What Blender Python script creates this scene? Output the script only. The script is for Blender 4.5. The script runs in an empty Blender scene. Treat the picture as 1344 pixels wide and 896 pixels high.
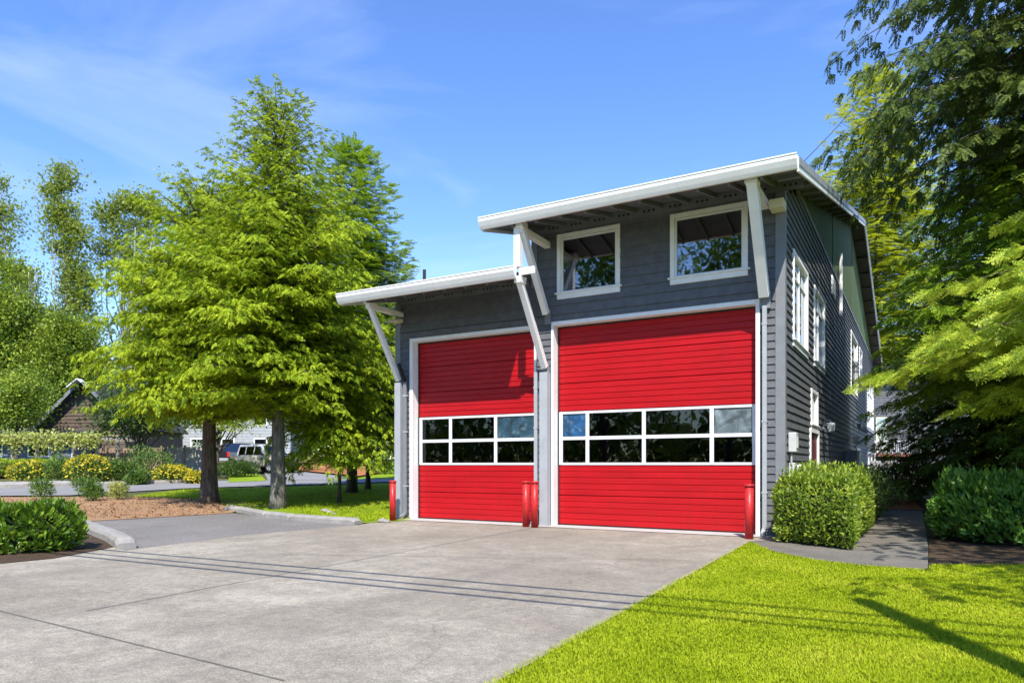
import bpy, bmesh, math
import numpy as np
from mathutils import Vector, Matrix

# ------------------------------------------------------------ camera, sky, sun, exposure
scene = bpy.context.scene
COL = scene.collection
EYE = 1.5
CAM = (2.45, -15.76)
YAW = math.radians(29.75)
RT = (math.cos(YAW), math.sin(YAW))          # camera right on the ground
FW = (-math.sin(YAW), math.cos(YAW))         # camera forward on the ground
cd = bpy.data.cameras.new('camera')
cam = bpy.data.objects.new('camera', cd)
COL.objects.link(cam)
cam.location = (CAM[0], CAM[1], EYE)
cam.rotation_euler = (math.radians(90), 0, YAW)
cd.sensor_width = 36.0
cd.lens = 933 / 1344 * 36
cd.shift_y = 162 / 1344
cd.clip_start = 0.1
cd.clip_end = 3000
scene.camera = cam

SUN_EL = math.radians(50.5)
LH = Vector((RT[0]*0.06 + FW[0], RT[1]*0.06 + FW[1], 0)).normalized()      # the way the light travels
LD = Vector((LH.x*math.cos(SUN_EL), LH.y*math.cos(SUN_EL), -math.sin(SUN_EL)))
sd = bpy.data.lights.new('sun', 'SUN')
sd.energy = 4.0
sd.angle = math.radians(0.42)
sd.color = (1.0, 0.95, 0.87)
sun = bpy.data.objects.new('sun', sd)
COL.objects.link(sun)
sun.rotation_euler = LD.to_track_quat('-Z', 'Y').to_euler()
sun.location = (0, 0, 40)

world = bpy.data.worlds.new('World')
scene.world = world
world.use_nodes = True
wn, wl = world.node_tree.nodes, world.node_tree.links
wn.clear()
wo = wn.new('ShaderNodeOutputWorld')
bg = wn.new('ShaderNodeBackground')
bg.inputs[1].default_value = 0.15
sky = wn.new('ShaderNodeTexSky')
sky.sky_type = 'NISHITA'
sky.sun_disc = False
sky.sun_elevation = SUN_EL
sky.sun_rotation = math.atan2(-LH.x, -LH.y)
sky.air_density = 1.0
sky.dust_density = 0.0
sky.ozone_density = 2.6
hs = wn.new('ShaderNodeHueSaturation')
hs.inputs['Hue'].default_value = 0.512
hs.inputs['Saturation'].default_value = 1.2
hs.inputs['Value'].default_value = 1.1
wl.new(sky.outputs[0], hs.inputs['Color'])
# thin cirrus
tc = wn.new('ShaderNodeTexCoord')
mp = wn.new('ShaderNodeMapping')
mp.inputs['Rotation'].default_value = (0.0, 0.35, 0.5)
mp.inputs['Scale'].default_value = (1.0, 1.6, 5.5)
wl.new(tc.outputs['Generated'], mp.inputs[0])
nz = wn.new('ShaderNodeTexNoise')
nz.inputs['Scale'].default_value = 1.7
nz.inputs['Detail'].default_value = 7
nz.inputs['Roughness'].default_value = 0.55
nz.inputs['Distortion'].default_value = 0.5
wl.new(mp.outputs[0], nz.inputs['Vector'])
cr = wn.new('ShaderNodeValToRGB')
cr.color_ramp.elements[0].position = 0.47
cr.color_ramp.elements[0].color = (0, 0, 0, 1)
cr.color_ramp.elements[1].position = 0.80
cr.color_ramp.elements[1].color = (0.21, 0.21, 0.21, 1)
wl.new(nz.outputs[0], cr.inputs[0])
mx = wn.new('ShaderNodeMix')
mx.data_type = 'RGBA'
wl.new(cr.outputs[0], mx.inputs[0])
wl.new(hs.outputs[0], mx.inputs[6])
mx.inputs[7].default_value = (5.2, 5.6, 6.3, 1)
wl.new(mx.outputs[2], bg.inputs[0])
wl.new(bg.outputs[0], wo.inputs[0])

scene.view_settings.view_transform = 'Standard'
scene.view_settings.look = 'None'
scene.view_settings.exposure = 0.90
scene.view_settings.gamma = 1.0
scene.view_settings.use_curve_mapping = False
scene.render.engine = 'CYCLES'
scene.cycles.max_bounces = 6
scene.cycles.diffuse_bounces = 3
scene.cycles.glossy_bounces = 3
scene.cycles.transmission_bounces = 3
scene.cycles.transparent_max_bounces = 8
scene.cycles.use_denoising = True

# ------------------------------------------------------------ helpers
rng = np.random.default_rng(7)

def c2w(X, Z):
    return (CAM[0] + X*RT[0] + Z*FW[0], CAM[1] + X*RT[1] + Z*FW[1])

def w2c(x, y):
    dx, dy = x - CAM[0], y - CAM[1]
    return (dx*RT[0] + dy*RT[1], dx*FW[0] + dy*FW[1])

def sstep(t):
    t = np.clip(t, 0, 1)
    return t*t*(3 - 2*t)

def ground(x, y):
    """height of the ground: level round the station, rising gently away to the left and behind"""
    X, Z = w2c(x, y)
    wl_ = sstep((-0.05*Z - X)/3.0)
    wr_ = sstep((X - 0.36*Z)/3.0)
    gl = 0.04*np.maximum(0, Z - 22)
    gr = 0.045*np.maximum(0, Z - 28)
    g = gl*wl_ + gr*wr_
    return np.minimum(g, 2.2)

def gp(px, py):
    """where the sight line through a photograph pixel meets the ground"""
    kx, ky = (px - 672)/933, (610 - py)/933
    z = 3.0
    while z < 160:
        x, y = c2w(kx*z, z)
        if EYE + ky*z <= ground(x, y):
            return (x, y)
        z += 0.05
    return c2w(kx*z, z)

def at(px, Z):
    return c2w((px - 672)/933*Z, Z)

def ht(py, Z):
    return EYE + (610 - py)*Z/933

def tag(o, label=None, cat=None, group=None, kind=None):
    if label: o['label'] = label
    if cat: o['category'] = cat
    if group: o['group'] = group
    if kind: o['kind'] = kind
    return o

def thing(name, label, cat, loc=(0, 0, 0), rz=0, group=None):
    o = bpy.data.objects.new(name, None)
    o.empty_display_size = 0.3
    COL.objects.link(o)
    o.location = loc
    o.rotation_euler = (0, 0, rz)
    return tag(o, label, cat, group)

def chain_offset(p):
    v = np.zeros(3)
    while p is not None:
        v += np.array(p.location)
        p = p.parent
    return v

def mesh_obj(name, V, F, mat, parent=None, local=False, origin=None, smooth=False, mat_idx=None):
    V = np.asarray(V, dtype=np.float64).reshape(-1, 3)
    off = np.zeros(3)
    if not local:
        if parent is not None: off = chain_offset(parent)
        elif origin is not None: off = np.array(origin, dtype=float)
    me = bpy.data.meshes.new(name)
    if isinstance(F, np.ndarray):
        n, k = F.shape
        me.vertices.add(len(V))
        me.vertices.foreach_set('co', (V - off).astype(np.float32).ravel())
        me.loops.add(n*k)
        me.loops.foreach_set('vertex_index', F.astype(np.int32).ravel())
        me.polygons.add(n)
        me.polygons.foreach_set('loop_start', np.arange(0, n*k, k, dtype=np.int32))
        me.update(calc_edges=True)
    else:
        me.from_pydata([tuple(v) for v in (V - off)], [], F)
        me.update()
    if smooth:
        me.polygons.foreach_set('use_smooth', np.ones(len(me.polygons), dtype=bool))
    mats = mat if isinstance(mat, (list, tuple)) else [mat]
    for m in mats: me.materials.append(m)
    if mat_idx is not None:
        me.polygons.foreach_set('material_index', np.asarray(mat_idx, dtype=np.int32))
    o = bpy.data.objects.new(name, me)
    COL.objects.link(o)
    if parent is not None: o.parent = parent
    elif origin is not None and not local: o.location = origin
    return o

class MB:
    def __init__(s): s.v = []; s.f = []; s.m = []
    def add(s, vs, fs, mi=0):
        b = len(s.v)
        s.v += [tuple(v) for v in vs]
        s.f += [tuple(i + b for i in f) for f in fs]
        s.m += [mi]*len(fs)
        return s
    def quad(s, a, b, c, d, mi=0): return s.add([a, b, c, d], [(0, 1, 2, 3)], mi)
    def box(s, x0, x1, y0, y1, z0, z1, mi=0):
        return s.add([(x0, y0, z0), (x1, y0, z0), (x1, y1, z0), (x0, y1, z0), (x0, y0, z1), (x1, y0, z1), (x1, y1, z1), (x0, y1, z1)],
                     [(0, 3, 2, 1), (4, 5, 6, 7), (0, 1, 5, 4), (1, 2, 6, 5), (2, 3, 7, 6), (3, 0, 4, 7)], mi)
    def bar(s, p, q, w, h, up=(0, 0, 1), mi=0, w2=None, h2=None):
        """a rectangular bar from p to q, w across and h along 'up'"""
        p, q, up = Vector(p), Vector(q), Vector(up)
        d = (q - p).normalized()
        sd_ = d.cross(up).normalized()
        u = sd_.cross(d).normalized()
        vs = []
        for c, ww, hh in ((p, w, h), (q, w2 or w, h2 or h)):
            for a, b in ((-1, -1), (1, -1), (1, 1), (-1, 1)):
                vs.append(c + sd_*a*ww/2 + u*b*hh/2)
        return s.add(vs, [(0, 3, 2, 1), (4, 5, 6, 7), (0, 1, 5, 4), (1, 2, 6, 5), (2, 3, 7, 6), (3, 0, 4, 7)], mi)
    def tube(s, pts, rad, n=8, mi=0, cap=True):
        pts = [Vector(p) for p in pts]
        if not isinstance(rad, (list, tuple, np.ndarray)): rad = [rad]*len(pts)
        vs = []
        ref = None
        for i, p in enumerate(pts):
            d = (pts[min(i + 1, len(pts) - 1)] - pts[max(i - 1, 0)]).normalized()
            if ref is None:
                ref = d.cross(Vector((0.3, 1, 0.2))).normalized() if abs(d.z) > 0.7 else d.cross(Vector((0, 0, 1))).normalized()
            a = (ref - d*ref.dot(d)).normalized()
            ref = a
            b = d.cross(a)
            for k in range(n):
                t = 2*math.pi*k/n
                vs.append(p + a*math.cos(t)*rad[i] + b*math.sin(t)*rad[i])
        fs = []
        for i in range(len(pts) - 1):
            for k in range(n):
                fs.append((i*n + k, i*n + (k + 1) % n, (i + 1)*n + (k + 1) % n, (i + 1)*n + k))
        if cap:
            fs.append(tuple(range(n))[::-1]); fs.append(tuple((len(pts) - 1)*n + k for k in range(n)))
        return s.add(vs, fs, mi)
    def lathe(s, prof, c=(0, 0, 0), n=20, mi=0):
        vs = []
        for r, z in prof:
            for k in range(n):
                t = 2*math.pi*k/n
                vs.append((c[0] + r*math.cos(t), c[1] + r*math.sin(t), c[2] + z))
        fs = []
        for i in range(len(prof) - 1):
            for k in range(n):
                fs.append((i*n + k, i*n + (k + 1) % n, (i + 1)*n + (k + 1) % n, (i + 1)*n + k))
        fs.append(tuple(range(n))[::-1]); fs.append(tuple((len(prof) - 1)*n + k for k in range(n)))
        return s.add(vs, fs, mi)
    def prism(s, poly, axis, a0, a1, mi=0):
        """poly of 2-d points extruded along axis 'x', 'y' or 'z' from a0 to a1"""
        def P(u, v, a):
            return {'x': (a, u, v), 'y': (u, a, v), 'z': (u, v, a)}[axis]
        n = len(poly)
        vs = [P(u, v, a0) for u, v in poly] + [P(u, v, a1) for u, v in poly]
        fs = [tuple(range(n))[::-1], tuple(range(n, 2*n))] + [(i, (i + 1) % n, n + (i + 1) % n, n + i) for i in range(n)]
        return s.add(vs, fs, mi)
    def build(s, name, mat, parent=None, local=False, origin=None, smooth=False, bevel=0, fixn=False):
        o = mesh_obj(name, s.v, s.f, mat, parent, local, origin, smooth, s.m if isinstance(mat, (list, tuple)) else None)
        if fixn:
            bm = bmesh.new(); bm.from_mesh(o.data)
            bmesh.ops.recalc_face_normals(bm, faces=bm.faces)
            bm.to_mesh(o.data); bm.free()
        if bevel:
            b = o.modifiers.new('bevel', 'BEVEL'); b.width = bevel; b.segments = 2; b.limit_method = 'ANGLE'
        return o

# ------------------------------------------------------------ materials
class NT:
    def __init__(s, name):
        s.m = bpy.data.materials.new(name); s.m.use_nodes = True
        s.n = s.m.node_tree.nodes; s.l = s.m.node_tree.links
        s.n.clear()
        s.out = s.n.new('ShaderNodeOutputMaterial')
    def node(s, t, **kw):
        nd = s.n.new('ShaderNode' + t)
        for k, v in kw.items(): setattr(nd, k, v)
        return nd
    def set(s, inp, val):
        if isinstance(val, bpy.types.NodeSocket): s.l.new(val, inp)
        elif isinstance(val, (tuple, list)) and len(val) == 3 and inp.type == 'RGBA': inp.default_value = (*val, 1)
        elif isinstance(val, (int, float)) and inp.type == 'RGBA': inp.default_value = (val, val, val, 1)
        else: inp.default_value = val
    def coord(s, scale=(1, 1, 1), rot=(0, 0, 0), world=True):
        if world:
            g = s.node('NewGeometry').outputs['Position']
        else:
            g = s.node('TexCoord').outputs['Object']
        m = s.node('Mapping')
        m.inputs['Scale'].default_value = scale; m.inputs['Rotation'].default_value = rot
        s.l.new(g, m.inputs[0])
        return m.outputs[0]
    def noise(s, scale, detail=4, rough=0.5, vec=None, dist=0):
        n = s.node('TexNoise')
        n.inputs['Scale'].default_value = scale; n.inputs['Detail'].default_value = detail
        n.inputs['Roughness'].default_value = rough; n.inputs['Distortion'].default_value = dist
        s.l.new(vec if vec is not None else s.coord(), n.inputs['Vector'])
        return n.outputs[0]
    def ramp(s, fac, stops):
        r = s.node('ValToRGB')
        e = r.color_ramp.elements
        while len(e) < len(stops): e.new(0.5)
        for k, (p, c) in enumerate(stops):
            e[k].position = p
            e[k].color = (c, c, c, 1) if isinstance(c, (int, float)) else (*c, 1)
        s.l.new(fac, r.inputs[0])
        return r.outputs[0]
    def mix(s, fac, a, b, mode='MIX'):
        m = s.node('Mix', data_type='RGBA', blend_type=mode)
        s.set(m.inputs[0], fac); s.set(m.inputs[6], a); s.set(m.inputs[7], b)
        return m.outputs[2]
    def bump(s, h, strength=0.3, dist=0.01):
        b = s.node('Bump')
        b.inputs['Strength'].default_value = strength; b.inputs['Distance'].default_value = dist
        s.l.new(h, b.inputs['Height'])
        return b.outputs[0]
    def bsdf(s, color, rough=0.6, metal=0, spec=0.5, normal=None, **kw):
        p = s.node('BsdfPrincipled')
        s.set(p.inputs['Base Color'], color); s.set(p.inputs['Roughness'], rough)
        p.inputs['Metallic'].default_value = metal; p.inputs['Specular IOR Level'].default_value = spec
        if normal is not None: s.l.new(normal, p.inputs['Normal'])
        for k, v in kw.items(): s.set(p.inputs[k], v)
        return p.outputs[0]
    def done(s, sh):
        s.l.new(sh, s.out.inputs[0]); return s.m

def paint(name, col, rough=0.5, var=0.08, scale=3.0, bumpy=0.0, dirt=None, spec=0.4):
    t = NT(name)
    f = t.noise(scale, 6, 0.6)
    lo = tuple(c*(1 - var*2) for c in col); hi = tuple(min(1, c*(1 + var)) for c in col)
    c = t.ramp(f, [(0.3, lo), (0.7, hi)])
    if dirt:
        d = t.noise(0.9, 8, 0.7, t.coord((3, 3, 0.6)))
        c = t.mix(t.ramp(d, [(0.55, 0.0), (0.75, 0.35)]), c, dirt)
    nrm = t.bump(t.noise(60, 3), bumpy, 0.004) if bumpy else None
    r = t.ramp(f, [(0.3, rough*0.85), (0.7, min(1, rough*1.15))])
    return t.done(t.bsdf(c, r, spec=spec, normal=nrm))

def leaf_mat(name, dark, mid, light, trans=0.35, rough=0.5, clump=1.2, spec=0.35, edge=(0.35, 0.65), rnd=0.55):
    """leaf colour varies from leaf to leaf and from branch to branch"""
    t = NT(name)
    g = t.node('NewGeometry')
    n = t.noise(clump, 3, 0.6)
    a = t.node('Math', operation='MULTIPLY_ADD')
    t.l.new(g.outputs['Random Per Island'], a.inputs[0]); a.inputs[1].default_value = rnd
    sub = t.node('Math', operation='SUBTRACT'); t.l.new(n, sub.inputs[0]); sub.inputs[1].default_value = rnd*0.5 - 0.005
    t.l.new(sub.outputs[0], a.inputs[2])
    c = t.ramp(a.outputs[0], [(0.2, dark), (0.5, mid), (0.85, light)])
    p = t.bsdf(c, rough, spec=spec)
    tr = t.node('BsdfTranslucent')
    t.l.new(t.mix(0.5, c, light), tr.inputs[0])
    m = t.node('MixShader'); m.inputs[0].default_value = trans
    t.l.new(p, m.inputs[1]); t.l.new(tr.outputs[0], m.inputs[2])
    return t.done(m.outputs[0])

def bark_mat(name, a, b, vs=(14, 14, 2.2)):
    t = NT(name)
    v = t.coord(vs)
    n = t.noise(1.0, 6, 0.65, v, 0.6)
    c = t.ramp(n, [(0.35, a), (0.65, b)])
    moss = t.ramp(t.noise(1.3, 4), [(0.55, 0.0), (0.7, 0.35)])
    c = t.mix(moss, c, (0.10, 0.11, 0.07))
    return t.done(t.bsdf(c, 0.9, spec=0.15, normal=t.bump(n, 0.9, 0.04)))

M = {}
M['siding'] = paint('slate_siding_paint', (0.118, 0.124, 0.134), 0.66, 0.14, 5, 0.12, dirt=(0.19, 0.185, 0.17))
M['corner'] = paint('grey_trim_paint', (0.20, 0.21, 0.22), 0.55, 0.06, 4, 0.05)
M['post'] = paint('light_grey_paint', (0.36, 0.38, 0.40), 0.5, 0.05, 3, 0.03, dirt=(0.22, 0.22, 0.21))
M['white'] = paint('white_trim_paint', (0.86, 0.86, 0.83), 0.45, 0.03, 3, 0.03, dirt=(0.62, 0.61, 0.56))
M['cream'] = paint('cream_paint', (0.72, 0.66, 0.45), 0.5, 0.06)
M['soffit'] = paint('dark_soffit_paint', (0.12, 0.122, 0.128), 0.7, 0.12)
M['rafter'] = paint('rafter_paint', (0.15, 0.155, 0.165), 0.65, 0.1)
M['shingle'] = paint('roof_shingle', (0.055, 0.055, 0.056), 0.9, 0.25, 20, 0.5)
M['dark'] = paint('flat_black_paint', (0.02, 0.02, 0.02), 0.9, 0.1)  # flat black, also used to paint the shade in the vent holes
M['metal'] = paint('galvanised_metal', (0.38, 0.39, 0.40), 0.4, 0.1)
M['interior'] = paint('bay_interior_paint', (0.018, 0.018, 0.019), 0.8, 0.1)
M['rubber'] = paint('black_rubber', (0.03, 0.03, 0.03), 0.7, 0.1)
M['bollard'] = paint('bollard_red_paint', (0.50, 0.022, 0.022), 0.42, 0.15, 9, 0.1, dirt=(0.33, 0.07, 0.05))
M['meter'] = paint('meter_grey_enamel', (0.55, 0.56, 0.55), 0.5, 0.05)

def red_door_mat():
    t = NT('red_door_paint')
    n = t.noise(1.6, 6, 0.65, t.coord((0.5, 1, 3.2)))
    c = t.ramp(n, [(0.3, (0.36, 0.004, 0.008)), (0.7, (0.46, 0.006, 0.011))])
    sc = t.ramp(t.noise(9, 8, 0.75), [(0.68, 0.0), (0.78, 0.3)])
    c = t.mix(sc, c, (0.42, 0.10, 0.09))
    gr = t.noise(1.2, 6, 0.7, t.coord((6, 6, 0.5)))
    c = t.mix(t.ramp(gr, [(0.5, 0.0), (0.75, 0.30)]), c, (0.20, 0.012, 0.014))
    return t.done(t.bsdf(c, 0.38, spec=0.35, normal=t.bump(t.noise(2.2, 3), 0.12, 0.02)))
M['red'] = red_door_mat()

def glass_mat(name, tint, refl_min=0.10, rough=0.02, wavy=0.02, film=None, film_amt=0.0):
    t = NT(name)
    nrm = t.bump(t.noise(1.7, 2), wavy, 0.05)
    tr = t.node('BsdfTransparent'); tr.inputs[0].default_value = (*tint, 1)
    gl = t.node('BsdfGlossy'); gl.inputs['Roughness'].default_value = rough
    gl.inputs['Color'].default_value = (0.9, 0.95, 1, 1)
    t.l.new(nrm, gl.inputs['Normal'])
    fr = t.node('Fresnel'); fr.inputs[0].default_value = 1.55
    t.l.new(nrm, fr.inputs['Normal'])
    mxm = t.node('Math', operation='MAXIMUM'); t.l.new(fr.outputs[0], mxm.inputs[0]); mxm.inputs[1].default_value = refl_min
    m = t.node('MixShader')
    t.l.new(mxm.outputs[0], m.inputs[0])
    base = tr.outputs[0]
    if film is not None:
        d = t.bsdf(t.mix(t.ramp(t.noise(2.6, 6, 0.6, dist=1.2), [(0.4, 0.0), (0.65, 1.0)]), tuple(c*0.35 for c in film), film), 0.5)
        m2 = t.node('MixShader'); m2.inputs[0].default_value = film_amt
        t.l.new(base, m2.inputs[1]); t.l.new(d, m2.inputs[2]); base = m2.outputs[0]
    t.l.new(base, m.inputs[1]); t.l.new(gl.outputs[0], m.inputs[2])
    return t.done(m.outputs[0])
M['glass'] = glass_mat('dark_window_glass', (0.16, 0.17, 0.17), 0.05, wavy=0.05)
M['glass_up'] = glass_mat('upper_window_glass', (0.25, 0.27, 0.28), 0.26, wavy=0.03)
M['glass_blue'] = glass_mat('blue_film_glass', (0.2, 0.3, 0.4), 0.06, film=(0.02, 0.12, 0.30), film_amt=0.85)
M['glass_navy'] = glass_mat('navy_film_glass', (0.2, 0.3, 0.4), 0.08, film=(0.05, 0.13, 0.20), film_amt=0.75)
M['glass_pale'] = glass_mat('hazy_plastic_glass', (0.3, 0.3, 0.3), 0.06, film=(0.26, 0.33, 0.36), film_amt=0.72)
M['glass_side'] = glass_mat('side_window_glass', (0.35, 0.38, 0.4), 0.35)

def concrete_mat():
    t = NT('driveway_concrete')
    big = t.noise(0.28, 6, 0.62, dist=0.6)
    mid = t.noise(2.3, 7, 0.7)
    fine = t.noise(55, 5, 0.85)
    c = t.ramp(big, [(0.3, (0.275, 0.238, 0.185)), (0.50, (0.370, 0.328, 0.260)), (0.72, (0.49, 0.442, 0.358))])
    c = t.mix(t.ramp(mid, [(0.38, 0.5), (0.60, 0.0)]), c, (0.21, 0.185, 0.15))
    m3 = t.noise(11, 6, 0.8)
    c = t.mix(1.0, c, t.ramp(m3, [(0.35, 0.72), (0.64, 1.18)]), 'MULTIPLY')
    c = t.mix(1.0, c, t.ramp(fine, [(0.36, 0.45), (0.64, 1.4)]), 'MULTIPLY')
    spk = t.ramp(t.noise(140, 2, 0.6), [(0.36, 1.0), (0.44, 0.0)])
    c = t.mix(t.mix(0.5, spk, 0.0), c, (0.10, 0.095, 0.09))
    # tyre-darkened bands running along the drive
    w = t.noise(0.55, 4, 0.6, t.coord((1.6, 0.10, 1)))
    c = t.mix(t.ramp(w, [(0.50, 0.0), (0.70, 0.5)]), c, (0.17, 0.155, 0.135))
    oil = t.ramp(t.noise(0.8, 3, 0.5), [(0.70, 0.0), (0.78, 0.55)])
    c = t.mix(oil, c, (0.09, 0.085, 0.08))
    # hairline cracks
    v = t.node('TexVoronoi', feature='DISTANCE_TO_EDGE'); v.inputs['Scale'].default_value = 0.16
    wv = t.node('Mix', data_type='VECTOR'); wv.inputs[0].default_value = 0.06
    co = t.coord()
    t.l.new(co, wv.inputs[4])
    nn = t.node('TexNoise'); nn.inputs['Scale'].default_value = 2.0; nn.inputs['Detail'].default_value = 6
    t.l.new(co, nn.inputs['Vector']); 
    sc = t.node('VectorMath', operation='SCALE'); sc.inputs['Scale'].default_value = 12
    t.l.new(nn.outputs['Color'], sc.inputs[0]); t.l.new(sc.outputs[0], wv.inputs[5])
    t.l.new(wv.outputs[1], v.inputs['Vector'])
    c = t.mix(t.ramp(v.outputs[0], [(0.0, 0.28), (0.0022, 0.0)]), c, (0.07, 0.068, 0.063))
    h = t.mix(0.5, fine, mid)
    return t.done(t.bsdf(c, 0.85, spec=0.2, normal=t.bump(h, 0.5, 0.01)))
M['concrete'] = concrete_mat()

def speckle_ground(name, a, b, c3, big=0.5, fine=40, bump=0.5, dist=0.01):
    t = NT(name)
    f = t.noise(big, 6, 0.65)
    g = t.noise(fine, 5, 0.85)
    c = t.ramp(f, [(0.3, a), (0.7, b)])
    c = t.mix(t.ramp(g, [(0.45, 0.0), (0.68, 0.75)]), c, c3)
    c = t.mix(1.0, c, t.ramp(g, [(0.3, 0.6), (0.6, 1.15)]), 'MULTIPLY')
    return t.done(t.bsdf(c, 0.9, spec=0.15, normal=t.bump(g, bump, dist)))
M['asphalt'] = speckle_ground('worn_asphalt', (0.14, 0.13, 0.12), (0.22, 0.205, 0.19), (0.27, 0.255, 0.235), 0.5, 30)
M['walk'] = speckle_ground('walk_concrete', (0.12, 0.11, 0.092), (0.22, 0.20, 0.168), (0.17, 0.158, 0.135), 1.2, 30)
M['apron'] = speckle_ground('apron_concrete', (0.42, 0.41, 0.38), (0.52, 0.51, 0.48), (0.40, 0.39, 0.37), 1.5, 60)
M['mulch'] = speckle_ground('bark_mulch', (0.30, 0.165, 0.085), (0.44, 0.26, 0.14), (0.52, 0.35, 0.22), 1.0, 26, 1.0, 0.04)
M['mulch_red'] = speckle_ground('red_bark_mulch', (0.34, 0.12, 0.045), (0.45, 0.17, 0.06), (0.45, 0.22, 0.10), 1.0, 26, 1.0, 0.04)
M['soil'] = speckle_ground('garden_soil', (0.055, 0.038, 0.026), (0.12, 0.08, 0.05), (0.17, 0.12, 0.08), 1.0, 30, 1.0, 0.04)
M['kerb'] = speckle_ground('kerb_concrete', (0.28, 0.27, 0.25), (0.40, 0.38, 0.355), (0.22, 0.20, 0.17), 2.5, 22, 0.8, 0.02)
M['road'] = speckle_ground('street_asphalt', (0.20, 0.195, 0.19), (0.26, 0.255, 0.25), (0.29, 0.285, 0.28), 0.7, 50)
M['rock'] = speckle_ground('rock_face', (0.17, 0.165, 0.155), (0.33, 0.32, 0.30), (0.25, 0.24, 0.22), 1.5, 14, 1.0, 0.05)
M['joint'] = paint('joint_filler', (0.15, 0.14, 0.12), 0.9, 0.2, 8)
M['edging'] = paint('worn_kerb_edge', (0.30, 0.27, 0.19), 0.9, 0.15, 6, 0.4, dirt=(0.2, 0.19, 0.1))

def lawn_mat(name, a, b, c3, big=0.6):
    t = NT(name)
    f = t.noise(big, 5, 0.6); g = t.noise(24, 6, 0.9)
    c = t.ramp(f, [(0.3, a), (0.7, b)])
    c = t.mix(t.ramp(g, [(0.4, 0.0), (0.7, 0.8)]), c, c3)
    c = t.mix(1.0, c, t.ramp(g, [(0.3, 0.5), (0.6, 1.2)]), 'MULTIPLY')
    return t.done(t.bsdf(c, 0.95, spec=0.1, normal=t.bump(g, 1.0, 0.05)))
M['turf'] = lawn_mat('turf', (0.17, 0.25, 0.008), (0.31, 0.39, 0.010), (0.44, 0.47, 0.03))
M['turf_far'] = lawn_mat('deep_green_turf', (0.13, 0.24, 0.012), (0.24, 0.36, 0.015), (0.34, 0.43, 0.03))  # slightly deeper green for the lawns farther off
M['terrain'] = lawn_mat('rough_ground', (0.07, 0.10, 0.03), (0.13, 0.14, 0.05), (0.15, 0.13, 0.07), 0.2)

# ------------------------------------------------------------ ground sheets
def sheet(name, poly, off, mat, label=None, step=1.0, kind='structure', thick=0.0, cat=None):
    """a ground polygon that follows the ground, off metres above it"""
    bm = bmesh.new()
    vs = [bm.verts.new((x, y, 0)) for x, y in poly]
    bm.faces.new(vs)
    xs = [p[0] for p in poly]; ys = [p[1] for p in poly]
    for ax, lo, hi in ((0, min(xs), max(xs)), (1, min(ys), max(ys))):
        k = math.ceil(lo/step)*step
        while k < hi:
            co = (k, 0, 0) if ax == 0 else (0, k, 0)
            no = (1, 0, 0) if ax == 0 else (0, 1, 0)
            bmesh.ops.bisect_plane(bm, geom=bm.verts[:] + bm.edges[:] + bm.faces[:], plane_co=co, plane_no=no)
            k += step
    bmesh.ops.triangulate(bm, faces=[f for f in bm.faces if len(f.verts) > 4])
    for v in bm.verts: v.co.z = float(ground(v.co.x, v.co.y)) + off
    if thick:
        r = bmesh.ops.extrude_face_region(bm, geom=bm.faces[:])
        for v in [g for g in r['geom'] if isinstance(g, bmesh.types.BMVert)]: v.co.z += thick
    bmesh.ops.recalc_face_normals(bm, faces=bm.faces)
    if not thick:
        for f in bm.faces:
            if f.normal.z < 0: f.normal_flip()
    me = bpy.data.meshes.new(name); bm.to_mesh(me); bm.free()
    me.materials.append(mat)
    o = bpy.data.objects.new(name, me); COL.objects.link(o)
    return tag(o, label, cat, kind=kind)

def terrain():
    ax = np.unique(np.concatenate([np.arange(-400, -90, 15), np.arange(-90, 60, 1.0), np.arange(60, 401, 15)]))
    ay = np.unique(np.concatenate([np.arange(-300, -40, 15), np.arange(-40, 80, 1.0), np.arange(80, 501, 15)]))
    X, Y = np.meshgrid(ax, ay)
    Z = ground(X, Y) - 0.035
    V = np.stack([X.ravel(), Y.ravel(), Z.ravel()], 1)
    nx, ny = len(ax), len(ay)
    i = np.arange(nx - 1)[None, :] + nx*np.arange(ny - 1)[:, None]
    F = np.stack([i, i + 1, i + nx + 1, i + nx], -1).reshape(-1, 4)
    o = mesh_obj('ground', V, F, M['terrain'], smooth=True)
    tag(o, 'rough ground around and behind the station', kind='structure')
terrain()
edge0, edge1 = gp(978, 712), gp(640, 896)
dv = Vector((edge1[0] - edge0[0], edge1[1] - edge0[1])).normalized()
e_far = (edge0[0] - dv.x*0.3, edge0[1] - dv.y*0.3)
e_near = (edge0[0] + dv.x*16, edge0[1] + dv.y*16)
sheet('asphalt_driveway', [gp(108, 683), gp(300, 672), gp(470, 688), gp(540, 684), gp(640, 690), gp(560, 715), gp(165, 735), gp(120, 712), gp(60, 700)],
      -0.012, M['asphalt'], 'darker asphalt strip between the mulch bed and the concrete drive')
sheet('driveway', [e_near, e_far, (0.35, -0.05), (-10.45, -0.05), gp(470, 689), gp(320, 702), gp(165, 722), gp(100, 706), gp(-60, 706), c2w(-15, 11), c2w(-15, -3)],
      0.0, M['concrete'], 'wide weathered concrete driveway in front of the station')
sheet('threshold_apron', [(-10.0, -0.45), (-0.2, -0.45), (-0.2, 0.4), (-10.0, 0.4)], 0.012, M['apron'], 'pale concrete threshold under the red doors')
def strip(name, a, b, w, off, mat, label):
    a, b = Vector(a), Vector(b); d = (b - a).normalized(); n = Vector((-d.y, d.x))*w/2
    sheet(name, [tuple(a - n), tuple(b - n), tuple(b + n), tuple(a + n)], off, mat, label)
strip('driveway_joint', gp(-30, 795), gp(372, 894), 0.022, 0.004, M['joint'], 'joint across the near concrete slab')
strip('driveway_joint', gp(112, 803), gp(700, 692), 0.016, 0.004, M['joint'], 'joint running up the concrete drive to the pier')
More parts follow.
